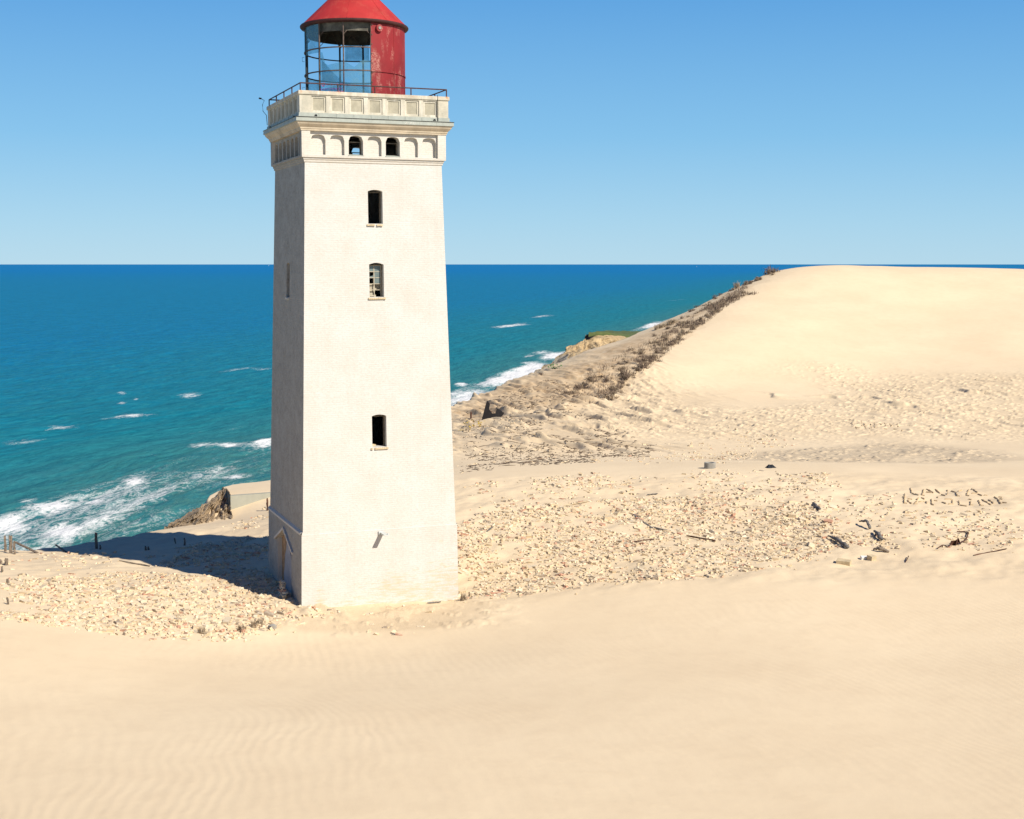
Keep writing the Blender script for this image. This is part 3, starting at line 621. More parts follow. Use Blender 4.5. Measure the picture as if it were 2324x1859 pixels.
# dark weathering ledge over the plinth
lb = MB(); m = fmap('L', 0); Q = [(2.664, 2.60), (2.745, 2.545), (2.745, 2.47), (2.713, 2.45)]
for (a, za), (b_, zb) in zip(Q, Q[1:]): lb.face([(-a, 2.72, za), (-a, -2.68, za), (-b_, -2.68, zb), (-b_, 2.72, zb)][::-1])
lb.build('plinth_ledge', M['white_trim'], LH)
# brick string course
sb = MB(); ring(sb, [(2.33, 14.68), (2.365, 14.71), (2.375, 14.77), (2.40, 14.79), (2.40, 14.84), (2.45, 14.855), (2.455, 14.92), (2.30, 14.925)]); sb.build('string_course', M['white_trim'], LH)
# arcaded frieze
ax = [-1.888+.6293*i for i in range(7)]; fb = MB()
for face in FACES:
    blind = [(u, 14.945, 15.42, .243, .17, 'round') for i, u in enumerate(ax) if i not in (2, 4)]
    op = [(u, 14.945, 15.42, .243, .17, 'round') for i, u in enumerate(ax) if i in (2, 4)]
    edges = [-999]+[(ax[i]+ax[i+1])/2 for i in range(6)]+[999]
    for i, u in enumerate(ax):
        o = (u, 14.945, 15.42, .243, .17, 'round'); thr = i in (2, 4)
        a = edges[i] if i else -2.17; b = edges[i+1] if i < 6 else 2.17
        wall(fb, face, 2.36, 14.92, 15.74, [o], 34/100 if thr else .13, thr, None, 0, a, b, 10)
    for a, b in ((-2.455, -2.17), (2.17, 2.455)):       # corner piers stand proud
        wall(fb, face, 2.455, 14.92, 15.74, [], u0=a, u1=b)
        m = fmap(face, 2.455); u = -2.17 if a < 0 else 2.17
        fb.face([m(u, 14.92, 0), m(u, 14.92, .1), m(u, 15.74, .1), m(u, 15.74, 0)][::1 if a > 0 else -1])
fb.build('frieze', M['white_trim'], LH)
cb_ = MB(); ring(cb_, [(2.33, 15.70), (2.475, 15.70), (2.48, 15.74), (2.50, 15.76), (2.505, 15.80), (2.55, 15.845), (2.60, 15.90), (2.625, 15.955), (2.63, 15.972), (2.60, 15.972)]); cb_.build('cornice', M['cove'], LH)
gb = MB(); ring(gb, [(2.60, 15.973), (2.655, 15.972), (2.668, 15.985), (2.662, 16.095), (2.675, 16.10), (2.675, 16.118), (2.60, 16.13), (2.555, 16.15), (2.552, 16.255), (2.50, 16.262)])
gut = gb.build('gutter', M['zinc'], LH)
lb = MB(); ring(lb, [(2.66, 16.102), (2.678, 16.102), (2.678, 16.12), (2.64, 16.124)]); lb.build('gutter_lip', M['blackmetal'], gut)
for face in FACES[:2]:
    for u in np.arange(-2.0, 2.3, .58):
        s_ = MB(); m = fmap(face, 2.664)
        s_.box(m(u, 16.04), (.012, .012, .11)); s_.build('seam', M['zinc'], gut); s_ = MB()
        m = fmap(face, 2.556); s_.box(m(u+.11, 16.203), (.014, .014, .10)); s_.build('seam', M['zinc'], gut)
for face, u in (('F', -2.0), ('F', 2.02), ('L', -1.9), ('L', 1.9)):
    s_ = MB(); m = fmap(face, 2.552); P, Q = Vector(m(u, 16.165, -.035)), Vector(m(u, 16.165, .1)); s_.tube([P, Q], .042, 12, cap=False); Q2 = Vector(m(u, 16.165, -.012)); s_.tube([Q2, Q], .037, 12); s_.build('drain_spout', M['blackmetal'], gut)
# faint scratched letters on the zinc
m = fmap('F', 2.668)
for let in ((((.98, 15.995), (1.01, 16.06)), ((1.01, 16.06), (1.045, 15.995)), ((.99, 16.02), (1.035, 16.02))), (((1.075, 16.025), (1.105, 16.028)),),
            (((1.15, 15.995), (1.15, 16.062)), ((1.15, 16.025), (1.205, 16.062)), ((1.15, 16.028), (1.21, 15.995))), (((1.25, 16.0), (1.25, 16.06)), ((1.25, 16.06), (1.31, 16.06)), ((1.31, 16.06), (1.31, 16.0)), ((1.31, 16.0), (1.25, 16.0)))):
    s_ = MB()
    for a, b in let: s_.tube([m(*a, -.001), m(*b, -.001)], .0055, 4)
    s_.build('scratched_letter', M['whiteplastic'], gut)
# parapet with framed panels
pb = MB(); PB = []
for face in FACES:
    for i, u in enumerate(ax):
        a = -999 if i == 0 else (ax[i-1]+u)/2; b = 999 if i == 6 else (u+ax[i+1])/2
        PB.append(MB()); wall(pb, face, 2.52, 16.25, 16.83, [(u, 16.285, 16.795, .238, 0)], .035, False, (.058, .022), 0, a, b, 1, PB[-1])
par = pb.build('parapet', M['parapet'], LH)
for q in PB: q.build('parapet_panel', M['panel'], par)
cp = MB(); ring(cp, [(2.48, 16.825), (2.545, 16.83), (2.556, 16.845), (2.556, 16.945), (2.545, 16.957), (2.15, 16.96), (2.15, 16.3)]); cp.build('coping', M['parapet'], par)
fl = MB(); fl.face([(-2.2, -2.2, 16.32), (2.2, -2.2, 16.32), (2.2, 2.2, 16.32), (-2.2, 2.2, 16.32)]); fl.face([(-2.4, -2.4, 15.9), (-2.4, 2.4, 15.9), (2.4, 2.4, 15.9), (2.4, -2.4, 15.9)]); fl.build('gallery_floor', M['concretegrey'], LH)
cr = MB(); m = fmap('F', 2.565); cr.tube([m(2.135, 16.99, .02), m(2.135, 16.8), m(2.14, 16.5), m(2.132, 16.14)], .013, 6); cr.build('cable', M['blackmetal'], LH)
# dark inside linings so that the rooms read as rooms: floors between the storeys
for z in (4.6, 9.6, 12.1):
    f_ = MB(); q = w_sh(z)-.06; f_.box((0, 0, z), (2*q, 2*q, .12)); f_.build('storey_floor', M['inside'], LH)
# railing
rb = MB(); q = 2.475
for i in range(4):
    a = [(-q, -q), (q, -q), (q, q), (-q, q)]; rb.tube([(*a[i], 17.195), (*a[(i+1) % 4], 17.195)], .021, 8)
rail = rb.build('railing', M['rustpipe'], LH)
for face in FACES:
    for k in range(4):
        u = -q+2*q*k/4; m = fmap(face, q); p_ = MB(); p_.tube([m(u, 16.945), m(u, 17.195)], .021, 8); p_.build('railing_post', M['rustpipe'], rail)
# windows: timber lining set back in the reveal, sill, one broken sash
def window(face, o, sash=False):
    wf = w_sh; m = fmap(face, wf); uc, z0, z1, hw, _ = o; t = .035; d0_, d1_ = .20, .29
    b = MB()
    def bar(ua, ub, za, zb, da, db):
        P = [m(u, z, d) for d in (da, db) for u, z in ((ua, za), (ub, za), (ub, zb), (ua, zb))]
        for k in ((0, 1, 2, 3), (5, 4, 7, 6), (4, 5, 1, 0), (3, 2, 6, 7), (1, 5, 6, 2), (4, 0, 3, 7)): b.face([P[i] for i in k])
    bar(uc-hw+.003, uc-hw+t, z0+.004, z1-.002, d0_, d1_); bar(uc+hw-t, uc+hw-.003, z0+.004, z1-.002, d0_, d1_); bar(uc-hw+t, uc+hw-t, z1-t, z1-.004, d0_, d1_)
    wn = b.build('window', M['timber'], LH)
    b = MB(); n = 9
    def sill(ua, ub, za, zb, da, db):
        P = [m(u, z+dz, d) for d, dz in ((da, 0), (db, .0)) for u, z in ((ua, za), (ub, za), (ub, zb), (ua, zb))]
        P[2] = m(ub, zb-.015, da); P[3] = m(ua, zb-.015, da)
        for k in ((0, 1, 2, 3), (5, 4, 7, 6), (4, 5, 1, 0), (3, 2, 6, 7), (1, 5, 6, 2), (4, 0, 3, 7)): b.face([P[i] for i in k])
    L = 2*hw+.10
    for i in range(n):
        if random.random() < .12: continue
        sill(uc-hw-.05+L*i/n, uc-hw-.05+L*(i+1)/n-.004, z0-.075+random.uniform(-.004, .004), z0-.004+random.uniform(-.012, .002), -.05-random.uniform(0, .008), .18)
    b.build('sill', M['white_trim'] if face == 'L' else M['blockstone'], wn)
    if sash:
        b = MB(); ua, ub = uc-hw+t, uc+hw-t; za, zb = z0+.03, z1-t; nz = 5
        cols = [ua+.012, (ua+ub)/2-.03, ub-.012]
        for u in cols: bar(u-.013, u+.013, za if u != cols[0] else za+.3, zb, .21, .235)
        for i in range(nz+1):
            z = za+(zb-za)*i/nz
            if i == 0: bar(cols[0]-.013, cols[1], z-.01, z+.03, .212, .238); continue
            bar(ua, ub, z-.011, z+.011, .212, .237)
        sa = b.build('sash', M['whitetimber'], wn)
        b = MB(); pane_w = [(0, 3), (0, 4), (1, 4), (1, 3), (1, 2)]
        for c, r in pane_w:
            if (c, r) == (0, 3): continue
            a_, e_ = cols[c], cols[c+1]; z_, y_ = za+(zb-za)*r/nz, za+(zb-za)*(r+1)/nz
            P = [m(a_, z_, .222), m(e_, z_, .222), m(e_, y_, .222), m(a_, y_, .222)]; b.face(P); b.face([m(a_, z_, .226), m(a_, y_, .226), m(e_, y_, .226), m(e_, z_, .226)])
        z_, y_ = za+(zb-za)*3/nz, za+(zb-za)*4/nz
        b.face([m(cols[0], z_, .222), m(cols[1], z_, .222), m(cols[1], z_+.13, .222), m(cols[1]-.05, z_+.06, .222), m(cols[0]+.03, z_+.05, .222)])
        b.build('pane', M['windowglass'], sa)
        b = MB()                           # collapsed plaster and boards leaning inside
        bar(cols[0], cols[1]+.05, z0+.16, z0+.42, .30, .33); bar(cols[0], cols[1]-.05, z0, z0+.14, .24, .40); bar(cols[1]-.08, cols[1]+.06, z0, z0+.07, .24, .40); bar(cols[1], ub, z0+.22, z0+.62, .36, .39)
        b.build('fallen_board', M['whitetimber'], wn)
    return wn
window('F', wins[0]); window('F', wins[1], True); w3 = window('F', wins[2]); window('L', (.0, 10.28, 11.40, .25, .05))
s_ = MB(); m = fmap('F', w_sh); s_.box(m(-.17, 5.33, .33), (.11, .09, .07), Matrix.Rotation(.4, 3, 'Z')); s_.box(m(-.06, 5.32, .38), (.08, .07, .05)); s_.build('loose_brick_piece', M['blockstone'], w3)
for face in ('F', 'L', 'B'):
    for i in (2, 4):
        m = fmap(face, 2.36); b = MB(); u = ax[i]
        P = [m(uu, zz, dd) for dd, zz0, zz1 in ((-.045, 14.90, 14.945), (.26, 14.94, 15.0)) for uu, zz in ((u-.27, zz0), (u+.27, zz0), (u+.27, zz1), (u-.27, zz1))]
        if True:
            c = .262; P = [m(u+s1*c, zz, dd) for dd, za, zb in ((-.045, 14.90, 14.95),) for s1, zz in ((-1, za), (1, za), (1, zb), (-1, zb))]+[m(u+s1*.238, zz, dd) for dd, za, zb in ((.25, 14.95, 15.005),) for s1, zz in ((-1, za), (1, za), (1, zb), (-1, zb))]
        for k in ((0, 1, 2, 3), (5, 4, 7, 6), (4, 5, 1, 0), (3, 2, 6, 7), (1, 5, 6, 2), (4, 0, 3, 7)): b.face([P[j] for j in k])
        wn = MB()
        for sg in (-1, 1):
            wn.box(m(u+sg*.222, 15.2, .29), (.035, .06, .42) if face in 'FB' else (.06, .035, .42))
        wn.box((0, 0, 0), (.001, .001, .001)) if False else None
        wn.box(m(u, 15.40, .29), (.48, .05, .03) if face in 'FB' else (.05, .48, .03))
        if face == 'B' and i == 4: wn.box((-u, 2.36-.29, 15.42), (.48, .04, .50)); wn.box((-u-.15, 2.36-.30, 15.1), (.14, .03, .4), Matrix.Rotation(.25, 3, 'Y'))  # boards added in the back opening to block most of the sky
        wo = wn.build('arched_window', M['timber'], LH); b.build('sill', M['zinc'], wo)
# ---- lantern
FAC = math.degrees(math.atan2(-.966, -.26))           # local angle that faces the viewer
def A(phi): return FAC+phi
RL = 1.71; ZB, ZT = 16.34, 19.36
lb = MB(); lb.lathe([(RL, ZB), (RL, 17.80), (RL+.008, 17.82), (RL+.008, 19.40), (RL-.03, 19.40), (RL-.03, ZB)], A(18.5), A(152), 96)
lw = lb.build('lantern_wall', M['redwall'], LH, smooth=False)
for phi in (50, 81, 112, 143):
    s_ = MB(); a = R(A(phi)); c = Vector((math.cos(a), math.sin(a), 0)); s_.tube([c*(RL+.012)+Vector((0, 0, ZB)), c*(RL+.012)+Vector((0, 0, 19.38))], .014, 5); s_.build('seam', M['redwall'], lw)
s_ = MB(); s_.lathe([(RL+.006, 17.775), (RL+.03, 17.78), (RL+.03, 17.815), (RL+.006, 17.82)], A(18.5), A(152), 96); s_.build('seam', M['redwall'], lw)
for z in np.arange(16.5, 19.3, .31):
    s_ = MB(); a = R(A(19.5)); c = Vector((math.cos(a), math.sin(a), 0)); s_.tube([c*(RL-.01)+Vector((0, 0, z)), c*(RL+.03)+Vector((0, 0, z))], .018, 6); s_.build('rivet', M['frame'], lw)
ph = MB(); a = R(A(27.5)); c = Vector((math.cos(a), math.sin(a), 0)); ph.tube([c*(RL-.05)+Vector((0, 0, 19.2)), c*(RL+.10)+Vector((0, 0, 19.2))], .115, 20)
po = ph.build('vent_pipe', M['redwall'], lw); ph = MB(); ph.tube([c*(RL+.09)+Vector((0, 0, 19.2)), c*(RL+.125)+Vector((0, 0, 19.2))], .05, 14); ph.build('vent_cap', M['concretegrey'], po)
lf = MB()
for z in (ZB+.02, 17.04, 17.80, 18.56): lf.lathe([(RL-.035, z-.018), (RL+.012, z-.018), (RL+.012, z+.018), (RL-.035, z+.018), (RL-.035, z-.018)], A(-215), A(18.5), 96)
lfr = lf.build('glazing_ring', M['frame'], LH)
for phi in (-190, -162, -133.5, -105.5, -74.5, -43.5, -12.5, 18.5):
    a = R(A(phi)); c = Vector((math.cos(a), math.sin(a), 0)); dk = phi < -60
    s_ = MB(); s_.tube([c*(RL-.015)+Vector((0, 0, ZB)), c*(RL-.015)+Vector((0, 0, 19.45))], .035 if dk else .024, 8)
    po = s_.build('glazing_post', M['framedark'] if dk else M['frame'], lfr)
    t_ = Vector((-c.y, c.x, 0))
    for sg in (-1, 1):
        b_ = MB(); b_.tube([c*(RL-.05)+Vector((0, 0, 18.98)), c*(RL-.30)+t_*sg*.36+Vector((0, 0, 19.46))], .012, 6); b_.build('brace', M['frame'], po)
for z in (17.35, 18.35):
    a = R(A(-88)); c = Vector((math.cos(a), math.sin(a), 0)); b_ = MB(); b_.tube([c*RL+Vector((0, 0, z-.07)), c*(RL+.07)+Vector((0, 0, z-.07)), c*(RL+.07)+Vector((0, 0, z+.07)), c*RL+Vector((0, 0, z+.07))], .008, 6); b_.build('handle', M['framedark'], lfr)
def pane(p0, p1, z0, z1, cut=None):
    b = MB(); n = 8
    for rad, fl in ((RL-.006, 1), (RL-.012, -1)):
        for i in range(n):
            a, e = p0+(p1-p0)*i/n, p0+(p1-p0)*(i+1)/n
            za = cut(i/n) if cut else z1; ze = cut((i+1)/n) if cut else z1
            if max(za, ze) <= z0+.002: continue
            P = [(rad*math.cos(R(A(q))), rad*math.sin(R(A(q))), z) for q, z in ((a, z0), (e, z0), (e, max(ze, z0+.001)), (a, max(za, z0+.001)))]
            b.face(P[::fl])
    return b.build('glass_pane', M['glass'], lfr)
P3 = [18.5+31*k for k in range(-8, 1)]
z_ = [ZB+.04, 17.02, 17.06, 17.78, 17.82, 18.54, 18.58, 19.4]
pane(P3[5]+1, P3[6]-1, 18.58, 19.4); 
pane(P3[5]+1, P3[6]-1, 18.42, 18.54)
pane(P3[6]+1, P3[7]-1, 17.06, 17.78); pane(P3[7]+1, P3[8]-1, 17.06, 17.78)
pane(P3[6]+1, P3[7]-1, ZB+.04, 17.02); pane(P3[7]+1, P3[8]-1, ZB+.04, 17.02)
pane(P3[6]+1, P3[7]-1, 17.82, 18.54, lambda t: 17.82+(.6 if t < .13 else .5-2.2*(t-.13) if t < .26 else .12+.13*t))
pane(P3[7]+1, P3[8]-1, 17.82, 18.54, lambda t: 17.82+(.27-.5*t if t < .4 else .07+1.0*(t-.4) if t < .65 else .32))
for k in (1, 2, 3): pane(P3[k]+1, P3[k+1]-1, 17.06, 17.78, (lambda t: 17.06+.72*(1-.35*t)) if k == 2 else None)
pane(P3[1]+1, P3[2]-1, 18.58, 19.3); pane(P3[4]+1, P3[5]-1, 18.58, 19.3)
pane(P3[2]+1, P3[3]-1, 17.82, 18.54, lambda t: 17.82+.72*t)
# scrawled paint on the lowest panes
def scrawl(mat, strokes, r=.009):
    b = MB()
    for st in strokes: b.tube([((RL+.004)*math.cos(R(A(p))), (RL+.004)*math.sin(R(A(p))), z) for p, z in st], r, 4)
    b.build('scrawl', mat, lfr)
hx, hz = -38, 17.36
scrawl(M['pink'], [[(hx+2.2*math.sin(t)**3, hz+.04*(.8125*math.cos(t)-.3125*math.cos(2*t)-.125*math.cos(3*t))*1.6) for t in np.linspace(0, 6.283, 18)]], .013)
for row, (zz, mt) in enumerate(((17.34, 'pink'), (17.20, 'purple'), (17.10, 'pink'), (16.98, 'purple'), (16.88, 'purple'), (16.78, 'pink'))):
    S = []; p = -42 if row else -34
    while p < -14:
        L = random.uniform(1.2, 3); S.append([(p+L*t, zz+random.uniform(-.022, .022)+.02*math.sin(t*9+row)) for t in np.linspace(0, 1, 6)]); p += L+random.uniform(.6, 1.6)
    scrawl(M[mt], S, .010)
# roof
rf = MB(); rf.lathe([(1.80, 19.47), (.72, 20.52)], 0, 360, 96); roof = rf.build('lantern_roof', M['redroof'], LH, smooth=True)
for k in range(8):
    a = R(A(-8+45*k)); c = Vector((math.cos(a), math.sin(a), 0)); s_ = MB(); s_.tube([c*1.79+Vector((0, 0, 19.485)), c*.74+Vector((0, 0, 20.505))], .006, 4); s_.build('roof_seam', M['redroof'], roof)
rm = MB(); rm.lathe([(1.70, 19.36), (1.82, 19.38), (1.845, 19.41), (1.85, 19.445), (1.83, 19.475), (1.79, 19.482)], 0, 360, 96); rm.build('roof_rim', M['rim'], roof)
ce = MB(); ce.lathe([(1.75, 19.37), (1.62, 19.44), (1.60, 19.10), (1.585, 19.10), (1.585, 19.42), (.75, 20.2), (.05, 20.25)], A(18.5), A(378.5), 64); ce.build('ceiling', M['ceiling'], roof)
co_ = MB(); co_.lathe([(.70, 20.36), (.86, 20.37), (.885, 20.40), (.885, 20.47), (.80, 20.50), (.55, 20.55), (.55, 21.0), (.66, 21.02), (.60, 21.2), (.35, 21.45), (.06, 21.55), (.03, 21.7), (.03, 22.3), (.0, 22.32)], 0, 360, 40); co_.build('ventilator', M['blackmetal'], roof)
# lantern pedestal and the far railing seen through the glass
pd = MB(); pd.lathe([(.16, ZB), (.16, 16.9), (.3, 16.95), (.3, 17.0), (0, 17.0)], 0, 360, 20); pd.build('lamp_pedestal', M['framedark'], LH)
# bracket on the plinth and aerial wire on the gallery corner
bk = MB(); m = fmap('F', w_pl); bk.box(m(-.02, 2.385, -.012), (.15, .024, .15)); bo = bk.build('bracket_plate', M['lightgrey'], LH)
bk = MB(); bk.box(m(.03, 2.40, -.27), (.16, .50, .035)); bk.box(m(.10, 2.43, -.47), (.05, .07, .05)); bk.build('bracket_arm', M['lightgrey'], bo)
aw = MB(); q = 2.56; aw.tube([(-q, q-.1, 16.3), (-q-.03, q-.12, 16.65), (-q-.14, q-.1, 16.78), (-q-.16, q-.1, 17.0), (-q-.09, q-.1, 17.16), (-q-.20, q-.1, 17.22)], .011, 6); aw.tube([(-q-.19, q-.1, 17.22), (-q-.28, q-.1, 17.23)], .03, 6); aw.build('aerial_wire', M['blackmetal'], LH)

# ------------------------------------------------------------------ loose bricks
BC = {'cream': (.72, .575, .37), 'pale': (.76, .65, .47), 'red': (.56, .30, .20), 'grey': (.40, .33, .25), 'brown': (.46, .35, .21)}  # brown is for the letter bricks, darkened to stand in for their shaded sides
def poly_px(L): return ground([a for a, b in L], [b for a, b in L])[:, :2]
REG = [  # outline in the photograph -> ground plan, bricks per square metre, clustering, zone
 ([(1041,1190),(1130,1150),(1300,1150),(1500,1130),(1700,1130),(1900,1165),(2030,1230),(1900,1268),(1700,1288),(1500,1312),(1300,1340),(1045,1366)], 30, .42, 'R'),
 ([(1041,1092),(1180,1090),(1320,1075),(1700,1066),(1900,1084),(1900,1165),(1700,1130),(1500,1130),(1300,1150),(1130,1150),(1041,1190)], 8, .62, 'R'),
 ([(1900,1120),(2324,1120),(2324,1225),(2100,1252),(2030,1232),(1900,1165)], 4.5, .30, 'R'), ([(2030,1180),(2324,1170),(2324,1240),(2180,1250)], 3.0, .2, 'R'),
 ([(0,1320),(150,1300),(330,1300),(480,1320),(600,1350),(686,1386),(705,1402),(610,1440),(400,1456),(180,1430),(0,1402)], 30, .15, 'L'),
 ([(440,1235),(612,1212),(612,1290),(640,1340),(683,1383),(560,1340),(420,1290),(340,1262)], 22, .2, 'S'),
 ([(0,1260),(220,1250),(360,1300),(150,1305),(0,1322)], 5, .5, 'L'),
 ([(535,1185),(612,1140),(612,1205),(520,1200)], 5, .5, 'S'),
 ([(690,1384),(1040,1366),(1040,1372),(860,1386),(690,1402)], 22, .5, 'F'),
 ([(560,1440),(700,1402),(1060,1376),(1120,1382),(1000,1430),(760,1450)], 2.2, .6, 'F'),
 ([(1045,930),(1240,960),(1300,1010),(1700,960),(1700,1050),(1320,1055),(1045,1075)], .9, .6, 'B'),
 ([(1560,1030),(1720,1015),(1720,1040),(1560,1045)], 2.0, .2, 'B'), ([(1680,985),(1790,985),(1790,1018),(1680,1018)], 2.6, .2, 'B')]
th_c, th_s = math.cos(TH), math.sin(TH)
def in_tower(x, y, mrg=2.70):
    dx, dy = x-TC.x, y-TC.y; a = dx*th_c+dy*th_s; b = -dx*th_s+dy*th_c
    return (np.abs(a) < mrg) & (np.abs(b) < mrg)
BX, BY, BZN = [], [], []
for L, den, clu, zn in REG:
    P = poly_px(L); lo, hi = P.min(0), P.max(0); n = int((hi-lo).prod()*den)
    x = rng.uniform(lo[0], hi[0], n); y = rng.uniform(lo[1], hi[1], n)
    jx = x+(fbm(x*.6, y*.6, 2, 91)-.5)*3.0; jy = y+(fbm(x*.6, y*.6, 2, 92)-.5)*3.0
    zz_ = height(x, y); dd_ = y*math.cos(PITCH)-(zz_-H)*math.sin(PITCH); qx = CX+F*x/dd_; qy = CY-F*(y*math.sin(PITCH)+(zz_-H)*math.cos(PITCH))/dd_
    k = inpoly(jx, jy, P) & ~in_tower(x, y) & ~((qx > 2040) & (qx < 2296) & (qy > 1098) & (qy < 1157)) & (rng.uniform(0, 1, n) < sst(clu, clu+.25, fbm(x*.55, y*.35, 3, 93)+.22)+.04)
    BX.append(x[k]); BY.append(y[k]); BZN += [zn]*int(k.sum())
BX = np.concatenate(BX); BY = np.concatenate(BY); BZN = np.array(BZN); NBR = len(BX)
bl_ = rng.choice([1, .62, .45, .3], NBR, p=[.36, .26, .22, .16])*.235; bw = rng.uniform(.095, .115, NBR); bh = rng.uniform(.052, .075, NBR)
bl_ = np.maximum(bl_, bw*.9); edge_on = rng.uniform(0, 1, NBR) < .25; bw, bh = np.where(edge_on, bh, bw), np.where(edge_on, bw, bh)
lump_ = rng.uniform(0, 1, NBR) < .012; bl_ = np.where(lump_, rng.uniform(.24, .34, NBR), bl_); bw = np.where(lump_, rng.uniform(.18, .26, NBR), bw); bh = np.where(lump_, rng.uniform(.11, .16, NBR), bh)
byaw = np.where(rng.uniform(0, 1, NBR) < .45, rng.normal(-.75, .45, NBR), rng.uniform(0, math.pi, NBR)); bt1 = rng.normal(0, .20, NBR); bt2 = rng.normal(0, .16, NBR)
bz = height(BX, BY)+bh*rng.uniform(-.44, .24, NBR)
bcol = rng.choice(4, NBR, p=[.53, .34, .07, .06]); keys = list(BC)
pxs = BX/BY*F+CX
near_rank = np.argsort(BY/(bl_*bw+.01*bl_))
vis = (pxs > 8) & (pxs < 2316) & ~((pxs > 600) & (pxs < 1045) & (BY > 46)) & (BZN != 'B')
IND = [i for i in near_rank if vis[i] and bl_[i] > .13 and not lump_[i]][:165]; IND = set(IND)
def brick_verts(l, w_, h, jit):
    c = np.array([(a, b, d) for d in (-1, 1) for a, b in ((-1, -1), (1, -1), (1, 1), (-1, 1))], float)*.5
    v = c*np.array([l, w_, h]); return v+jit
QF = np.array([(3, 2, 1, 0), (4, 5, 6, 7), (0, 1, 5, 4), (1, 2, 6, 5), (2, 3, 7, 6), (3, 0, 4, 7)])
def rot(yaw, a, b):
    return np.array((Matrix.Rotation(yaw, 3, 'Z') @ Matrix.Rotation(a, 3, 'X') @ Matrix.Rotation(b, 3, 'Y')))
VV, FF, CC = [], [], []; nvt = 0
for i in range(NBR):
    if i in IND: continue
    v = brick_verts(bl_[i], bw[i], bh[i], rng.normal(0, .007, (8, 3)))@rot(byaw[i], bt1[i], bt2[i]).T+[BX[i], BY[i], bz[i]]
    VV.append(v); FF.append(QF+nvt); nvt += 8
    CC.append(np.repeat([np.clip(np.array(BC[keys[bcol[i]]])*rng.uniform(.72, 1.1), 0, 1)], 24, 0))
# mortar crumbs and chips between the bricks
crumb = rng.choice(NBR, 5200)
cx = BX[crumb]+rng.normal(0, .35, 5200); cy = BY[crumb]+rng.normal(0, .35, 5200); ok = ~in_tower(cx, cy); cx, cy = cx[ok], cy[ok]; cz = height(cx, cy)
for i in range(len(cx)):
    s_ = rng.uniform(.025, .075); v = brick_verts(s_*1.5, s_, s_*.7, rng.normal(0, s_*.16, (8, 3)))@rot(rng.uniform(0, 3.1), rng.normal(0, .4), rng.normal(0, .4)).T+[cx[i], cy[i], cz[i]+s_*.15]
    VV.append(v); FF.append(QF+nvt); nvt += 8; CC.append(np.repeat([np.array(BC[keys[rng.choice(4, p=[.5, .43, .04, .03])]])*rng.uniform(.75, 1.05)], 24, 0))
me = bpy.data.meshes.new('brick_rubble'); me.from_pydata(np.concatenate(VV), [], np.concatenate(FF)); ca = me.color_attributes.new('tint', 'FLOAT_COLOR', 'CORNER')
cc = np.concatenate(CC); ca.data.foreach_set('color', np.c_[cc, np.ones(len(cc))].astype(np.float32).ravel()); me.materials.append(M['brick'])
rb_o = bpy.data.objects.new('brick_rubble', me); COL.objects.link(rb_o)
tag(rb_o, 'thousands of broken cream bricks and mortar crumbs strewn on the sand around the tower', 'rubble', kind='stuff')
# one mesh per colour and shape; each individual brick is an object
def brick_mesh(col, frac, seed):
    random.seed(seed); bm = bmesh.new(); bmesh.ops.create_cube(bm, size=1)
    for v in bm.verts: v.co = Vector((v.co.x*.235*frac, v.co.y*.108, v.co.z*.062))+Vector([random.uniform(-.006, .006) for _ in range(3)])
    bmesh.ops.bevel(bm, geom=bm.edges[:], offset=.007, segments=1, affect='EDGES', profile=.5)
    bmesh.ops.subdivide_edges(bm, edges=[e for e in bm.edges if e.calc_length() > .05], cuts=2, use_grid_fill=True)
    for v in bm.verts: v.co += Vector([random.gauss(0, .0022) for _ in range(3)])
    if frac < 1:
        for v in bm.verts:
            if v.co.x > .235*frac*.3: v.co.x += random.uniform(-.022, .012)+v.co.y*.25
    me = bpy.data.meshes.new('brick'); bm.to_mesh(me); bm.free(); ca = me.color_attributes.new('tint', 'FLOAT_COLOR', 'CORNER')
    ca.data.foreach_set('color', np.tile(np.array([*col, 1], np.float32), len(me.loops))); me.materials.append(M['brick']); return me
BM = {(c, f_): [brick_mesh(BC[c], f_, 10*i+j) for j in range(2)] for i, c in enumerate(BC) for f_ in (1, .62)}
WORD = {'cream': 'cream', 'pale': 'whitish', 'red': 'reddish', 'grey': 'grey', 'brown': 'brown'}
PLACE = {'L': ('lying in the rubble hollow left of the lighthouse', 'left of the lighthouse'), 'R': ('lying in the rubble field right of the lighthouse', 'right of the lighthouse'),
 'S': ('lying in the shadow beside the bricked up door', 'in the tower shadow'), 'F': ('lying along the sunny front foot of the lighthouse', 'along the front foot')}
def put_brick(x, y, z, yaw, a, b, col, frac, label, group, zoff=None):
    o = bpy.data.objects.new('brick', BM[(col, frac)][random.randrange(2)]); COL.objects.link(o)
    o.location = (x, y, z); o.rotation_euler = (a, b, yaw); return tag(o, label, 'brick', group)
for i in sorted(IND):
    c = keys[bcol[i]]; fr_ = 1 if bl_[i] > .2 else .62; kind_ = 'whole' if fr_ == 1 else 'broken'
    put_brick(BX[i], BY[i], bz[i], byaw[i], bt1[i]+(1.57 if edge_on[i] else 0), bt2[i], c, fr_, f'{kind_} {WORD[c]} brick {PLACE[BZN[i]][0]}', f'{kind_} {WORD[c]} bricks {PLACE[BZN[i]][1]}')
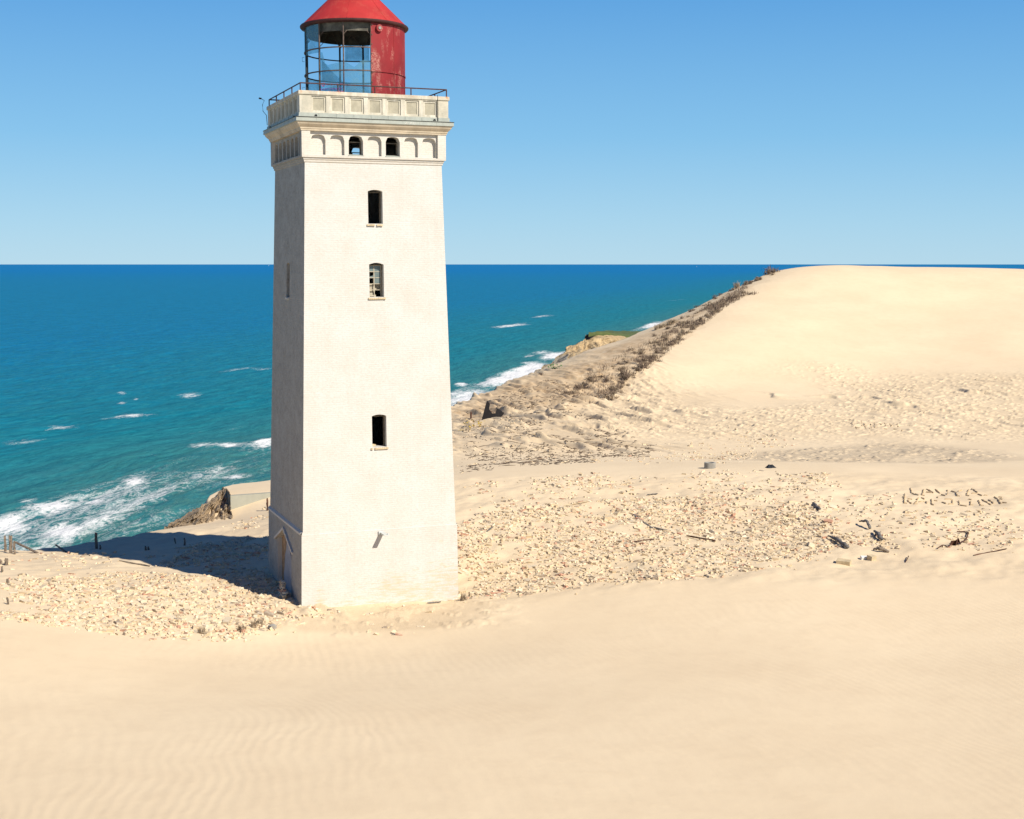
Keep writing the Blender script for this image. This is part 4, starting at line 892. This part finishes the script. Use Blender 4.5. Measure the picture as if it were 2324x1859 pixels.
# bricks laid out as letters
def letters(strokes, ox, oy, sc_, label, group, step=.235):
    for (x0, y0), (x1, y1) in strokes:
        A_ = G(ox+x0/sc_, oy+y0/sc_); B_ = G(ox+x1/sc_, oy+y1/sc_); L = (B_-A_).xy.length; n = max(1, round(L/(step*1.6)))
        for k in range(n):
            p = A_.lerp(B_, (k+.5)/n); yaw = math.atan2(B_.y-A_.y, B_.x-A_.x)+random.gauss(0, .06)
            z = float(height(p.x, p.y)); o = put_brick(p.x, p.y, z+.010, yaw, random.gauss(0, .1), random.gauss(0, .05), 'brown', 1, label, group); o.scale = (min(1.5, max(.6, L/n/.235*.92)), .36, 1.15)
T1 = [((628,165),(645,238)),((645,242),(740,268)),((806,186),(784,262)),((784,265),(812,270)),((850,178),(940,238)),((838,225),(920,230)),((962,178),(1030,242)),((1042,258),(1106,274)),((1118,196),(1132,212)),((1130,236),(1118,254)),((1175,208),(1240,222)),((1326,198),(1270,212)),((1240,226),(1258,275)),((1258,276),(1288,276)),((1412,192),(1386,268)),((1386,270),(1418,274)),((1450,182),(1528,238)),((1450,238),(1520,242)),((1535,246),(1592,276)),((1622,266),(1660,270))]
T2 = [((552,252),(545,372)),((530,282),(540,296)),((548,372),(578,374)),((590,316),(655,322)),((586,332),(646,380)),((740,292),(686,380)),((686,382),(716,382)),((775,298),(818,324)),((740,354),(820,348)),((830,350),(855,382)),((912,318),(918,392)),((958,338),(984,342)),((984,290),(1004,300)),((920,392),(938,396)),((1085,318),(1195,326)),((1195,330),(1195,370)),((1045,352),(1120,386)),((1140,386),(1212,386)),((1280,345),(1290,398)),((1292,400),(1394,414)),((1418,320),(1446,326)),((1438,346),(1436,396)),((1436,398),(1472,398)),((1540,328),(1578,402)),((1580,404),(1608,406)),((1582,318),(1714,396)),((1676,326),(1750,376)),((1762,288),(1845,380)),((1812,288),(1862,294)),((1826,316),(1870,322)),((1865,366),(1930,368))]
letters(T1, 1960, 1080, 5.923, 'brick set in the first line of letters laid out on the sand at far right', 'bricks laid as the first line of letters')
letters(T2, 1960, 1080, 5.923, 'brick set in the second line of letters laid out on the sand at far right', 'bricks laid as the second line of letters')
T3 = [((1085,410),(1110,412)),((1092,435),(1112,440)),((1125,445),(1135,470)),((1160,425),(1168,455)),((1180,432),(1190,468)),((1215,430),(1225,465)),((1240,430),(1246,462)),((1268,432),(1285,450)),((1300,428),(1312,456)),((1335,432),(1345,455)),((1375,438),(1388,458)),((1120,462),(1160,462)),((1205,465),(1245,468)),((1290,466),(1320,470)),((1350,470),(1390,472)),((1395,470),(1412,486))]
letters(T3, 1524, 800, 2.695, 'brick in the far row of unreadable letters on the dune foot', 'bricks laid as far letters', .4)
# dry-stacked bricks beside the bricked-up door
mL = fmap('L', w_pl)
def tw(u, z, d): p = mL(u, z, d); return Vector((TC.x+p[0]*th_c-p[1]*th_s, TC.y+p[0]*th_s+p[1]*th_c, p[2]))
random.seed(5)
for row in range(7):
    n = 4 if row < 3 else 3 if row < 5 else 2
    for k in range(n):
        p = tw(.86+k*.21-.06*row+random.uniform(-.03, .03)+(.1 if row % 2 else 0), 0, -.20-.05*(6-row)/2+random.uniform(-.04, .04)); g0 = float(height(p.x, p.y))
        put_brick(p.x, p.y, g0+.03+.066*row, TH+1.57+random.gauss(0, .22), random.gauss(0, .05), random.gauss(0, .04), random.choice(['cream', 'cream', 'pale', 'red']), 1, 'brick in the rough stack against the wall by the bricked up door', 'bricks stacked by the door')

# ------------------------------------------------------------------ posts, planks, driftwood
def beam(name, p, q, wx, wy, mat, label, cat, group=None, rough=.012, seg=7, taper=1.0):
    """weathered timber from p to q: uneven section, split end"""
    p, q = Vector(p), Vector(q); d = q-p; L = d.length; d.normalize(); u = d.cross(Vector((0, 0, 1)))
    if u.length < .1: u = Vector((1, 0, 0))
    u.normalize(); v = d.cross(u); b = MB(); rings = []; n = 10
    for i in range(seg+1):
        t = i/seg; k = 1+(taper-1)*t; r_ = []
        for j in range(n):
            a = 2*math.pi*(j+.5)/n; cx_, cy_ = math.cos(a), math.sin(a); m_x = max(abs(cx_), abs(cy_))
            e = random.gauss(0, rough); tt = t*L+(random.uniform(-.10, .03)*min(1, L*.7) if i == seg else 0)
            r_.append(p+d*tt+u*(cx_/m_x**.75*wx*.5*k+e)+v*(cy_/m_x**.75*wy*.5*k+random.gauss(0, rough)))
        rings.append(r_)
    for A_, B_ in zip(rings, rings[1:]):
        for j in range(n): b.face([A_[j], A_[(j+1) % n], B_[(j+1) % n], B_[j]])
    b.face(rings[0][::-1]); b.face(rings[-1])
    b.v = [tuple(Vector(k_)-p) for k_ in b.v]
    o = b.build(name, mat, None, loc=p); return tag(o, label, cat, group)
def px_scale(Y): return Y/F
random.seed(21)
def post(px, py, hpx, wpx, label, mat='wood', lean=0.0, group=None, name='wooden_post', cat='post', dep=.7):
    g = G(px, py); s_ = px_scale(g.y); top = g+Vector((lean*hpx*s_, 0, hpx*s_)); bot = g+Vector((-lean*.2, 0, -.35))
    return beam(name, bot, top, wpx*s_, wpx*s_*dep, M[mat], label, cat, group, taper=.82)
post(12.5, 1252, 38, 5, 'thin pale post, leftmost of the fence remains at the cliff edge')
post(25, 1256, 43, 9, 'tall thick split post at the cliff edge with a plank leaning on it')
post(33.5, 1258, 31, 5, 'shorter post standing right against the tall split post')
post(15, 1283, 17, 8, 'short round stump below the two tall posts at the left edge', dep=1)
post(1.5, 1280, 12, 5, 'dark stump cut by the left edge of the view')
post(3, 1299, 14, 5, 'small stump at the left edge below the dark stump', lean=.15)
post(18, 1326, 13, 6, 'rotten stump with twigs in the sand by the left edge', dep=1)
post(19.5, 1372, 17, 5, 'brown leaning stump, lowest of the posts at the left edge', lean=-.15)
post(219, 1245, 37, 6.5, 'tall dark post standing in the tip of the tower shadow')
post(227.5, 1247, 11, 3, 'knee high peg right beside the tall dark post')
post(399, 1234, 13, 4, 'bent dark stump standing in the middle of the tower shadow', lean=-.2)
post(419, 1238, 17, 3.5, 'straight thin post right of the bent stump in the tower shadow')
post(331, 1249, 11, 4, 'left one of two small pegs close together in the tower shadow')
post(337, 1249, 10, 4, 'right one of two small pegs close together in the tower shadow')
post(607, 1159, 29, 4.2, 'rusty brown post in the sunny sand beside the far corner of the tower', 'rust')
post(1069, 950, 15, 4, 'small rusty post on the seaward slope left of the wrecked plates', 'rust')
def plank(a, b, wpx, label, mat='wood', name='plank', cat='plank', za=0., zb=0., thick=.5):
    A_, B_ = G(*a), G(*b); s_ = px_scale(A_.y); A_.z += za; B_.z += zb
    return beam(name, A_, B_, wpx*s_, wpx*s_*thick, M[mat], label, cat, taper=.92, rough=.006)
plank((85, 1256), (35, 1254), 7, 'pale plank sloping down from the tall split post to the sand', zb=.45, za=.02)
plank((112, 1247), (98, 1243), 4, 'short plank end sticking out of the crest left of the other slanting plank', zb=.12)
plank((153, 1255), (126, 1249), 5, 'slanting weathered plank half buried in the sunny crest', zb=.25)
plank((340, 1286), (270, 1274), 3.5, 'long flat plank lying at the sunny edge of the tower shadow', za=.03, zb=.03)
plank((1623, 1231), (1558, 1219), 3, 'long thin iron rod lying straight in the rubble field', 'rust', 'iron_rod', 'rod', .06, .06, 1)
plank((1478, 1200), (1438, 1170), 5, 'dark grey beam lying across the middle of the rubble field', 'woodgrey', za=.05, zb=.05)
plank((1517, 1207), (1480, 1199), 5, 'second dark grey beam lying end to end with the first', 'woodgrey', za=.05, zb=.05)
plank((1492, 1123), (1468, 1125), 4, 'short grey board on the upper rubble slope', 'woodgrey', za=.05, zb=.05)
plank((1280, 1150), (1335, 1140), 3.5, 'yellowish plank half covered by a drift in the upper rubble', 'blockstone', za=.04, zb=.04)
plank((1440, 1232), (1485, 1226), 4, 'reddish brown board lying in the lower rubble', 'rust', za=.05, zb=.05)
plank((1105, 1208), (1120, 1198), 4, 'short grey board lying close right of the tower', 'woodgrey', za=.04, zb=.06)
plank((1000, 1369), (970, 1371), 4, 'pale board lying against the right front foot of the tower', 'woodgrey', za=.05, zb=.05)
plank((2210, 1262), (2285, 1247), 2, 'thin straight stick lying on the smooth sand at far right', 'rust', 'stick', 'stick', .03, .03, 1)
plank((2055, 1277), (2062, 1266), 1.6, 'tiny upright twig at the edge of the smooth sand', 'rust', 'stick', 'stick', .02, .06, 1)
def log(pts, radpx, label, mat='woodgrey'):
    P = [G(a, b)+Vector((0, 0, .02+dz)) for a, b, dz in pts]; s_ = px_scale(P[0].y); b = MB(); fine = []; rad = []
    for i in range(len(P)-1):
        for k in range(5):
            t = k/5; fine.append(P[i].lerp(P[i+1], t)+Vector((random.gauss(0, .015), random.gauss(0, .015), random.gauss(0, .012)))); rad.append((radpx[i]*(1-t)+radpx[i+1]*t)*s_*random.uniform(.88, 1.12))
    fine.append(P[-1]); rad.append(radpx[-1]*s_); c = P[0]; b.tube([p-c for p in fine], rad, 9); o = b.build('driftwood_log', M[mat], None, True, loc=c); return tag(o, label, 'driftwood')
log([(1879, 1220, .05), (1900, 1232, .10), (1924, 1246, .06)], [1.5, 4.5, 4.2], 'grey tapering log lying diagonally in the lower right rubble')
log([(1862, 1163, .10), (1856, 1156, .05), (1846, 1145, .03)], [2, 4, 3.5], 'dark pointed log on the upper right rubble near the brick clusters')
log([(2000, 1231, .10), (1993, 1222, .14), (1984, 1210, .06)], [4.5, 5, 2.5], 'thick dark stump lying in the right rubble')
log([(1976, 1203, .05), (1966, 1196, .22), (1950, 1190, .10)], [3.5, 3, 1.5], 'curved grey branch lying above the thick dark stump')
log([(2018, 1254, .0), (1998, 1253, .12), (1982, 1250, .03)], [2.5, 4.5, 2], 'low dark root half buried at the edge of the right rubble', 'wood')
def block(px, py, size, yaw, mat, label, name='stone_block', cat='block', tilt=.1):
    g = G(px, py); b = MB(); b.box((0, 0, 0), size, Matrix.Rotation(yaw, 3, 'Z') @ Matrix.Rotation(tilt, 3, 'X'), jit=.014)
    o = b.build(name, M[mat], None, loc=(g.x, g.y, g.z+size[2]*.36)); bv = o.modifiers.new('worn_edges', 'BEVEL'); bv.width = .012; bv.segments = 2; return tag(o, label, cat)
block(1915, 1280, (.50, .26, .17), -.5, 'blockstone', 'brown mortared block at the lower edge of the right rubble')
block(1978, 1271, (.24, .26, .19), .5, 'blockstone', 'cube shaped brown block standing on the smooth sand edge')
block(1961, 1269, (.26, .16, .12), .1, 'whiteplastic', 'white box lying beside the cube shaped brown block', 'white_box', 'box')
block(618, 1427, (.22, .16, .14), .9, 'concretegrey', 'grey stone lying on the drift in front of the left rubble')
block(1205, 1158, (.24, .16, .10), .4, 'blockstone', 'brown block in the thin upper rubble right of the tower')
# cable and bent metal at the right rubble edge
b = MB(); pts = [(2128, 1247), (2140, 1241), (2152, 1243), (2163, 1236), (2178, 1237), (2192, 1228), (2196, 1218), (2193, 1209), (2184, 1209), (2170, 1210)]
P = [G(*q)+Vector((0, 0, .03+random.uniform(0, .05))) for q in pts]; c = P[0]; Q = []
for i in range(len(P)-1):
    a, e = P[max(0, i-1)], P[min(len(P)-1, i+2)]
    for t in np.linspace(0, 1, 6)[:-1]:
        t = float(t); Q.append(.5*((2*P[i])+(P[i+1]-a)*t+(2*a-5*P[i]+4*P[i+1]-e)*t*t+(3*P[i]-a-3*P[i+1]+e)*t**3)-c)
b.tube(Q, .022, 6); tag(b.build('rusty_cable', M['rust'], None, loc=c), 'curling rusty cable at the right end of the rubble', 'cable')
g = G(2166, 1238); b = MB()
for k in range(3): b.box((.1*k, .05*k, .10+.03*k), (.42-.1*k, .02, .22), Matrix.Rotation(.5+.5*k, 3, 'Z') @ Matrix.Rotation(.5-.4*k, 3, 'X'), jit=.03)
tag(b.build('crumpled_sheet', M['rust'], None, loc=g), 'crumpled rusty sheet lying beside the curling cable', 'scrap metal')
g = G(1748, 1062); b = MB()
for k in range(26):
    a = 6.28*k/26
    r0, r1 = .24+.09*math.sin(3*a+1), .10
    a2 = 6.28*(k+1)/26; q0 = .24+.09*math.sin(3*a2+1)
    z = lambda q: .12+.06*math.sin(5*q)
    b.face([(r0*math.cos(a), .5*r0*math.sin(a), 0), (q0*math.cos(a2), .5*q0*math.sin(a2), 0), (r1*math.cos(a2), .5*r1*math.sin(a2), z(a2)), (r1*math.cos(a), .5*r1*math.sin(a), z(a))]); b.face([(r1*math.cos(a), .5*r1*math.sin(a), z(a)), (r1*math.cos(a2), .5*r1*math.sin(a2), z(a2)), (0, 0, .13)])
tag(b.build('dark_rag', M['cloth'], None, loc=g), 'dark crumpled cloth lying on the sand ridge by the grey gravel', 'rag')
# half-buried concrete ring
g = G(1611, 1063); s_ = px_scale(g.y); r = 13*s_; b = MB(); b.lathe([(r, -.5), (r, 13.5*s_), (r-.02, 13.8*s_), (r-.09, 13.8*s_), (r-.10, 13*s_), (r-.10, -.1), (0, -.1)], 0, 360, 40)
ring_o = empty('well_ring', g, 'grey concrete ring half buried behind the sand ridge', 'concrete ring'); b.build('ring_wall', M['concretegrey'], ring_o)
# concrete wall holding the sand plateau left of the tower
P = [at(523, 1125.5, 71.2), at(640, 1117, 72.6)]; A_, B_ = Vector(P[0]), Vector(P[1]); d = (B_-A_); d.z = 0; d.normalize(); nrm = Vector((-d.y, d.x, 0)); b = MB(); zt0, zt1 = A_.z, B_.z; n = 12
def cw(t, z, k): p = A_.lerp(B_, t); return (p.x+nrm.x*k-A_.x, p.y+nrm.y*k-A_.y, z-A_.z)
for i in range(n):
    t, u = i/n, (i+1)/n; za, zb = zt0+(zt1-zt0)*t, zt0+(zt1-zt0)*u; lo = min(zt0, zt1)-3.0
    b.face([cw(t, lo, 0), cw(u, lo, 0), cw(u, zb, 0), cw(t, za, 0)]); b.face([cw(t, za, 0), cw(u, zb, 0), cw(u, zb, .30), cw(t, za, .30)]); b.face([cw(u, lo, .3), cw(t, lo, .3), cw(t, za, .3), cw(u, zb, .3)])
b.face([cw(0, zt0-3, .3), cw(0, zt0-3, 0), cw(0, zt0, 0), cw(0, zt0, .3)]); b.face([cw(1, zt0-3, 0), cw(1, zt0-3, .3), cw(1, zt1, .3), cw(1, zt1, 0)])
tag(b.build('concrete_wall', M['concrete'], None, loc=A_), 'low pale concrete wall holding the sand behind the left side of the lighthouse', 'wall')
# wrecked steel plates on the seaward slope
g = G(1112, 949); s_ = px_scale(g.y); WR = empty('wrecked_plates', g, 'two jagged black steel plates sticking up from the seaward slope', 'wreck')
def plate(pts, name, yoff, rz, th_=.05):
    b = MB(); Q = [Vector((x*s_, 0, y*s_)) for x, y in pts]; Q2 = [q+Vector((0, th_, 0)) for q in Q]
    b.face(Q); b.face(Q2[::-1])
    for i in range(len(Q)): b.face([Q[i], Q2[i], Q2[(i+1) % len(Q)], Q[(i+1) % len(Q)]])
    o = b.build(name, M['rustplate'], WR); o.location.y = yoff; o.rotation_euler = (0, 0, rz); return o
plate([(-20, -8), (12, -8), (13, 2), (12, 11), (5, 11), (-2, 20), (0, 32), (-6, 40), (-10, 30), (-16, 7), (-18, 1)], 'tall_plate', 0, -.08)
plate([(8, -6), (22, -3), (33, 11), (24, 18), (16, 23), (13, 12), (11, 3)], 'low_plate', -.08, .12)
b = MB(); b.tube([(-1*s_, .05, 16*s_), (8*s_, .3, 12*s_)], .03, 6); b.tube([(-14*s_, -.3, -5*s_), (8*s_, .0, 0)], .05, 6); b.build('bent_strut', M['rust'], WR)
# loose dark boulders and clods at the foot of the scarp
# ------------------------------------------------------------------ dry vegetation
def clump(n, hgt, spread, seed, wdt=.022, lean=.35):
    rs = random.Random(seed); b = MB()
    for k in range(n):
        a = rs.uniform(0, 6.28); r = spread*math.sqrt(rs.random())*.55; p = Vector((r*math.cos(a), r*math.sin(a), -.05)); h = hgt*rs.uniform(.4, 1.0)
        t = Vector((rs.gauss(0, lean), rs.gauss(0, lean), 1)).normalized(); q = p+t*h*.55; t2 = (t+Vector((rs.gauss(0, .35), rs.gauss(0, .35), rs.gauss(-.1, .25)))).normalized(); e = q+t2*h*.5
        sd = Vector((math.cos(a+1.3), math.sin(a+1.3), 0))*wdt*rs.uniform(.6, 1.3)
        b.face([p-sd, p+sd, q+sd*.7, q-sd*.7]); b.face([q-sd*.7, q+sd*.7, e])
        if rs.random() < .5:
            e2 = q+(t+Vector((rs.gauss(0, .6), rs.gauss(0, .6), 0))).normalized()*h*.35; b.face([q-sd*.6, q+sd*.6, e2])
    return b
CL = [clump(46, h, sp, 50+i, .03, ln) for i, (h, sp, ln) in enumerate([(.7, .7, .5), (1.0, .8, .45), (.5, .9, .7), (.85, .5, .35), (.6, 1.0, .8)])]
CM = []
for i, b in enumerate(CL):
    o = b.build('dry_shrub', M['dry' if i % 3 else 'drylight'], None, merge=False); CM.append(o.data); bpy.data.objects.remove(o)
def shrub(px, py, k, sc_, label, group=None, dz=0, ymin=60):
    g = ground(px, py, ymin)[0]; o = bpy.data.objects.new('dry_shrub', CM[k]); COL.objects.link(o); o.location = (g[0], g[1], g[2]+dz); o.rotation_euler.z = random.uniform(0, 6.28); o.scale = (sc_*random.uniform(.85, 1.25), sc_*random.uniform(.85, 1.25), sc_*random.uniform(.6, .95)); return tag(o, label, 'shrub', group)
random.seed(33)
def along(L, n, jit):
    L = np.array(L, float); d = np.r_[0, np.cumsum(np.hypot(*np.diff(L, axis=0).T))]; out = []
    for k in range(n):
        t = random.random()*d[-1]; out.append((np.interp(t, d, L[:, 0])+random.gauss(0, jit), np.interp(t, d, L[:, 1])+random.gauss(0, jit*.8)))
    return out
lower = [(1375, 905), (1395, 885), (1430, 850), (1480, 815), (1545, 765), (1600, 722), (1640, 692), (1690, 665), (1700, 655)]
upper = [(1290, 895), (1340, 870), (1400, 835), (1450, 800), (1500, 770), (1540, 735), (1590, 700), (1640, 668), (1660, 655)]
crest = [(1655, 660), (1690, 644), (1710, 641), (1730, 632), (1745, 622), (1760, 616)]
for a in along(lower, 135, 5.0): shrub(*a, random.randrange(5), random.uniform(.5, 1.0), 'dead brown grass tuft in the lower row along the edge of the smooth dune', 'tufts in the lower row along the dune edge')
for a in along(upper, 105, 7): shrub(*a, random.randrange(5), random.uniform(.45, .95), 'dead brown grass tuft in the upper row on the seaward slope', 'tufts in the upper row on the seaward slope')
for a in along(crest, 34, 2.5): shrub(*a, random.randrange(5), random.uniform(.5, 1.0), 'dry tuft on the topmost stretch of the ridge against the sea', 'tufts on the ridge top')
for a in [(1490, 748), (1500, 745), (1508, 742), (1518, 738), (1526, 735), (1532, 732)]: shrub(*a, 3, 1.25, 'reddish dry tuft on the skyline of the seaward slope before the surf', 'tufts on the skyline before the surf')
for i, (a, k, s_, l) in enumerate([((1746, 622), 1, 2.0, 'largest dry shrub on the skyline at the very top of the ridge'), ((1757, 618), 4, 1.9, 'bleached bushy shrub right beside the largest one on the ridge top'), ((1704, 668), 2, 1.6, 'round dry bush alone on the sand just below the ridge top'), ((1672, 655), 3, 1.8, 'upright dry shrub on the skyline left of the ridge top'), ((1417, 852), 1, 1.7, 'tall dead shrub standing out of the middle of the grass rows'), ((1385, 905), 0, 1.6, 'dead shrub at the lower end of the grass rows above the scarp'), ((1065, 905), 2, 1.2, 'low dry shrub on the skyline right of the tower'), ((1228, 850), 2, .9, 'small dry shrub at the edge beside the far cliff'), ((1418, 762), 3, 1.1, 'dry shrub standing in front of the far grassy cliff top')]): shrub(*a, k, s_, l)
# fine dry grass and twigs on the seaward slope, root fibres added as shade streaks in the sand
def scatter_stuff(name, L, n, lab, mat, hh, flat):
    P = poly_px(L); lo, hi = P.min(0), P.max(0); x = rng.uniform(lo[0], hi[0], n*5); y = rng.uniform(lo[1], hi[1], n*5); k = inpoly(x, y, P) & (fbm(x*.35, y*.25, 3, 71) > (.40 if flat else .44)); x, y = x[k][:n], y[k][:n]; ok_ = ~in_tower(x, y); x, y = x[ok_], y[ok_]; z = height(x, y); b = MB()
    for i in range(len(x)):
        h = hh*(rng.exponential(.9)+.3 if flat else rng.uniform(.35, 1.2)); p = Vector((x[i], y[i], z[i]-.02))
        if flat:
            a = math.atan2(-.866, .5)+rng.normal(.1, .5); d = Vector((math.cos(a), math.sin(a), rng.uniform(.02, .22))); b.tube([p, p+d*h*.5+Vector((0, 0, .03)), p+d*h], [.017, .023, .008], 4, cap=False)
        else:
            sd = Vector((math.cos(i*2.4), math.sin(i*2.4), 0))*.028; t = p+Vector((rng.normal(0, .3), rng.normal(0, .3), 1)).normalized()*h; b.face([p-sd, p+sd, t])
    o = b.build(name, M[mat], None, merge=False); tag(o, lab, 'vegetation', kind='stuff')
scatter_stuff('dry_grass', [(1300, 915), (1380, 890), (1545, 770), (1700, 652), (1650, 668), (1500, 760), (1420, 800), (1330, 850), (1250, 890)], 2600, 'fine dead grass stubble over the seaward slope below the tuft rows', 'dry', .50, False)
scatter_stuff('dry_grass', [(1345, 925), (1390, 905), (1500, 812), (1600, 735), (1705, 660), (1690, 650), (1590, 705), (1470, 800), (1390, 870), (1320, 905)], 8000, 'dense brown dead grass band along the edge of the smooth dune', 'dry', .55, False)
scatter_stuff('shade_streak_twigs', [(1045, 940), (1100, 905), (1240, 860), (1330, 880), (1300, 930), (1440, 990), (1500, 1030), (1350, 1050), (1045, 1075)], 3000, 'dark root fibres and twigs added to draw the shade streaks in the wind cut sand', 'dry', .26, True)
# small green and yellow plants
def leafy(px, py, n, s_, mat, label):
    g = G(px, py); rs = random.Random(px); b = MB()
    for k in range(n):
        p = Vector((rs.gauss(0, .28)*s_, rs.gauss(0, .28)*s_, abs(rs.gauss(.1, .12))*s_)); a = rs.uniform(0, 6.28); d = Vector((math.cos(a), math.sin(a), rs.uniform(0, .7)))*.14*s_; sd = Vector((-math.sin(a), math.cos(a), .1))*.06*s_
        b.face([p, p+d*.5+sd, p+d, p+d*.5-sd])
    r = empty('leafy_plant', g, label, 'plant'); b.build('leaves', M[mat], r, merge=False); b = MB()
    for k in range(5): b.tube([(rs.gauss(0, .05), rs.gauss(0, .05), -.05), (rs.gauss(0, .2)*s_, rs.gauss(0, .2)*s_, .2*s_)], .012, 4)
    b.build('stem', M['dry'], r)
leafy(1258, 836, 60, 1.6, 'leaf', 'small bright green plant on the skyline in front of the grey cliff')
leafy(1076, 970, 40, 1.5, 'yellow', 'low yellow orange plant on the seaward slope close right of the tower')
leafy(1058, 978, 22, 1.0, 'yellow', 'smaller yellow plant left of the yellow orange one')
for px, py in [(575, 1424), (590, 1418), (548, 1432), (458, 1437), (1052, 1362)]:
    g = G(px, py); o = bpy.data.objects.new('dry_shrub', CM[3]); COL.objects.link(o); o.location = g; o.scale = (.45, .45, .45 if px > 1000 else .38); o.rotation_euler.z = px
    tag(o, {575: 'thin leafless sprig at the front of the left rubble near the grey stone', 590: 'thin leafless sprig just right of the others before the left rubble', 548: 'thin leafless sprig left of the grey stone', 458: 'tiny dry sprig farther left at the toe of the left rubble', 1052: 'thin sprig growing at the right front corner of the tower'}[px], 'shrub')
# a far sailing boat on the horizon
for px, py, l in ((609.5, 603.2, 'tiny white sailing boat on the horizon left of the tower'), (1581, 605.5, 'tiny white sailing boat near the horizon right of the tower')):
    P = at(px, py, 1.0); Yb = (H-SEA)/(H-P[2]); b = MB(); k = Yb/F
    r = empty('sailing_boat', (P[0]*Yb, Yb, SEA), l, 'boat'); b.face([(-k*.5, 0, 0), (k*.55, 0, 0), (k*.6, 0, k*.35), (-k*.6, 0, k*.35)]); b.face([(-k*.5, k*.25, 0), (-k*.6, k*.3, k*.35), (k*.6, k*.3, k*.35), (k*.55, k*.25, 0)]); b.face([(-k*.6, 0, k*.35), (k*.6, 0, k*.35), (k*.6, k*.3, k*.35), (-k*.6, k*.3, k*.35)]); b.build('hull', M['whiteplastic'], r)
    b = MB(); b.face([(-k*.1, .05*k, k*.35), (k*.5, .05*k, k*.4), (-k*.05, .05*k, k*1.8)]); b.face([(-k*.1, .1*k, k*.35), (-k*.05, .1*k, k*1.8), (k*.5, .1*k, k*.4)]); b.build('sail', M['whiteplastic'], r)
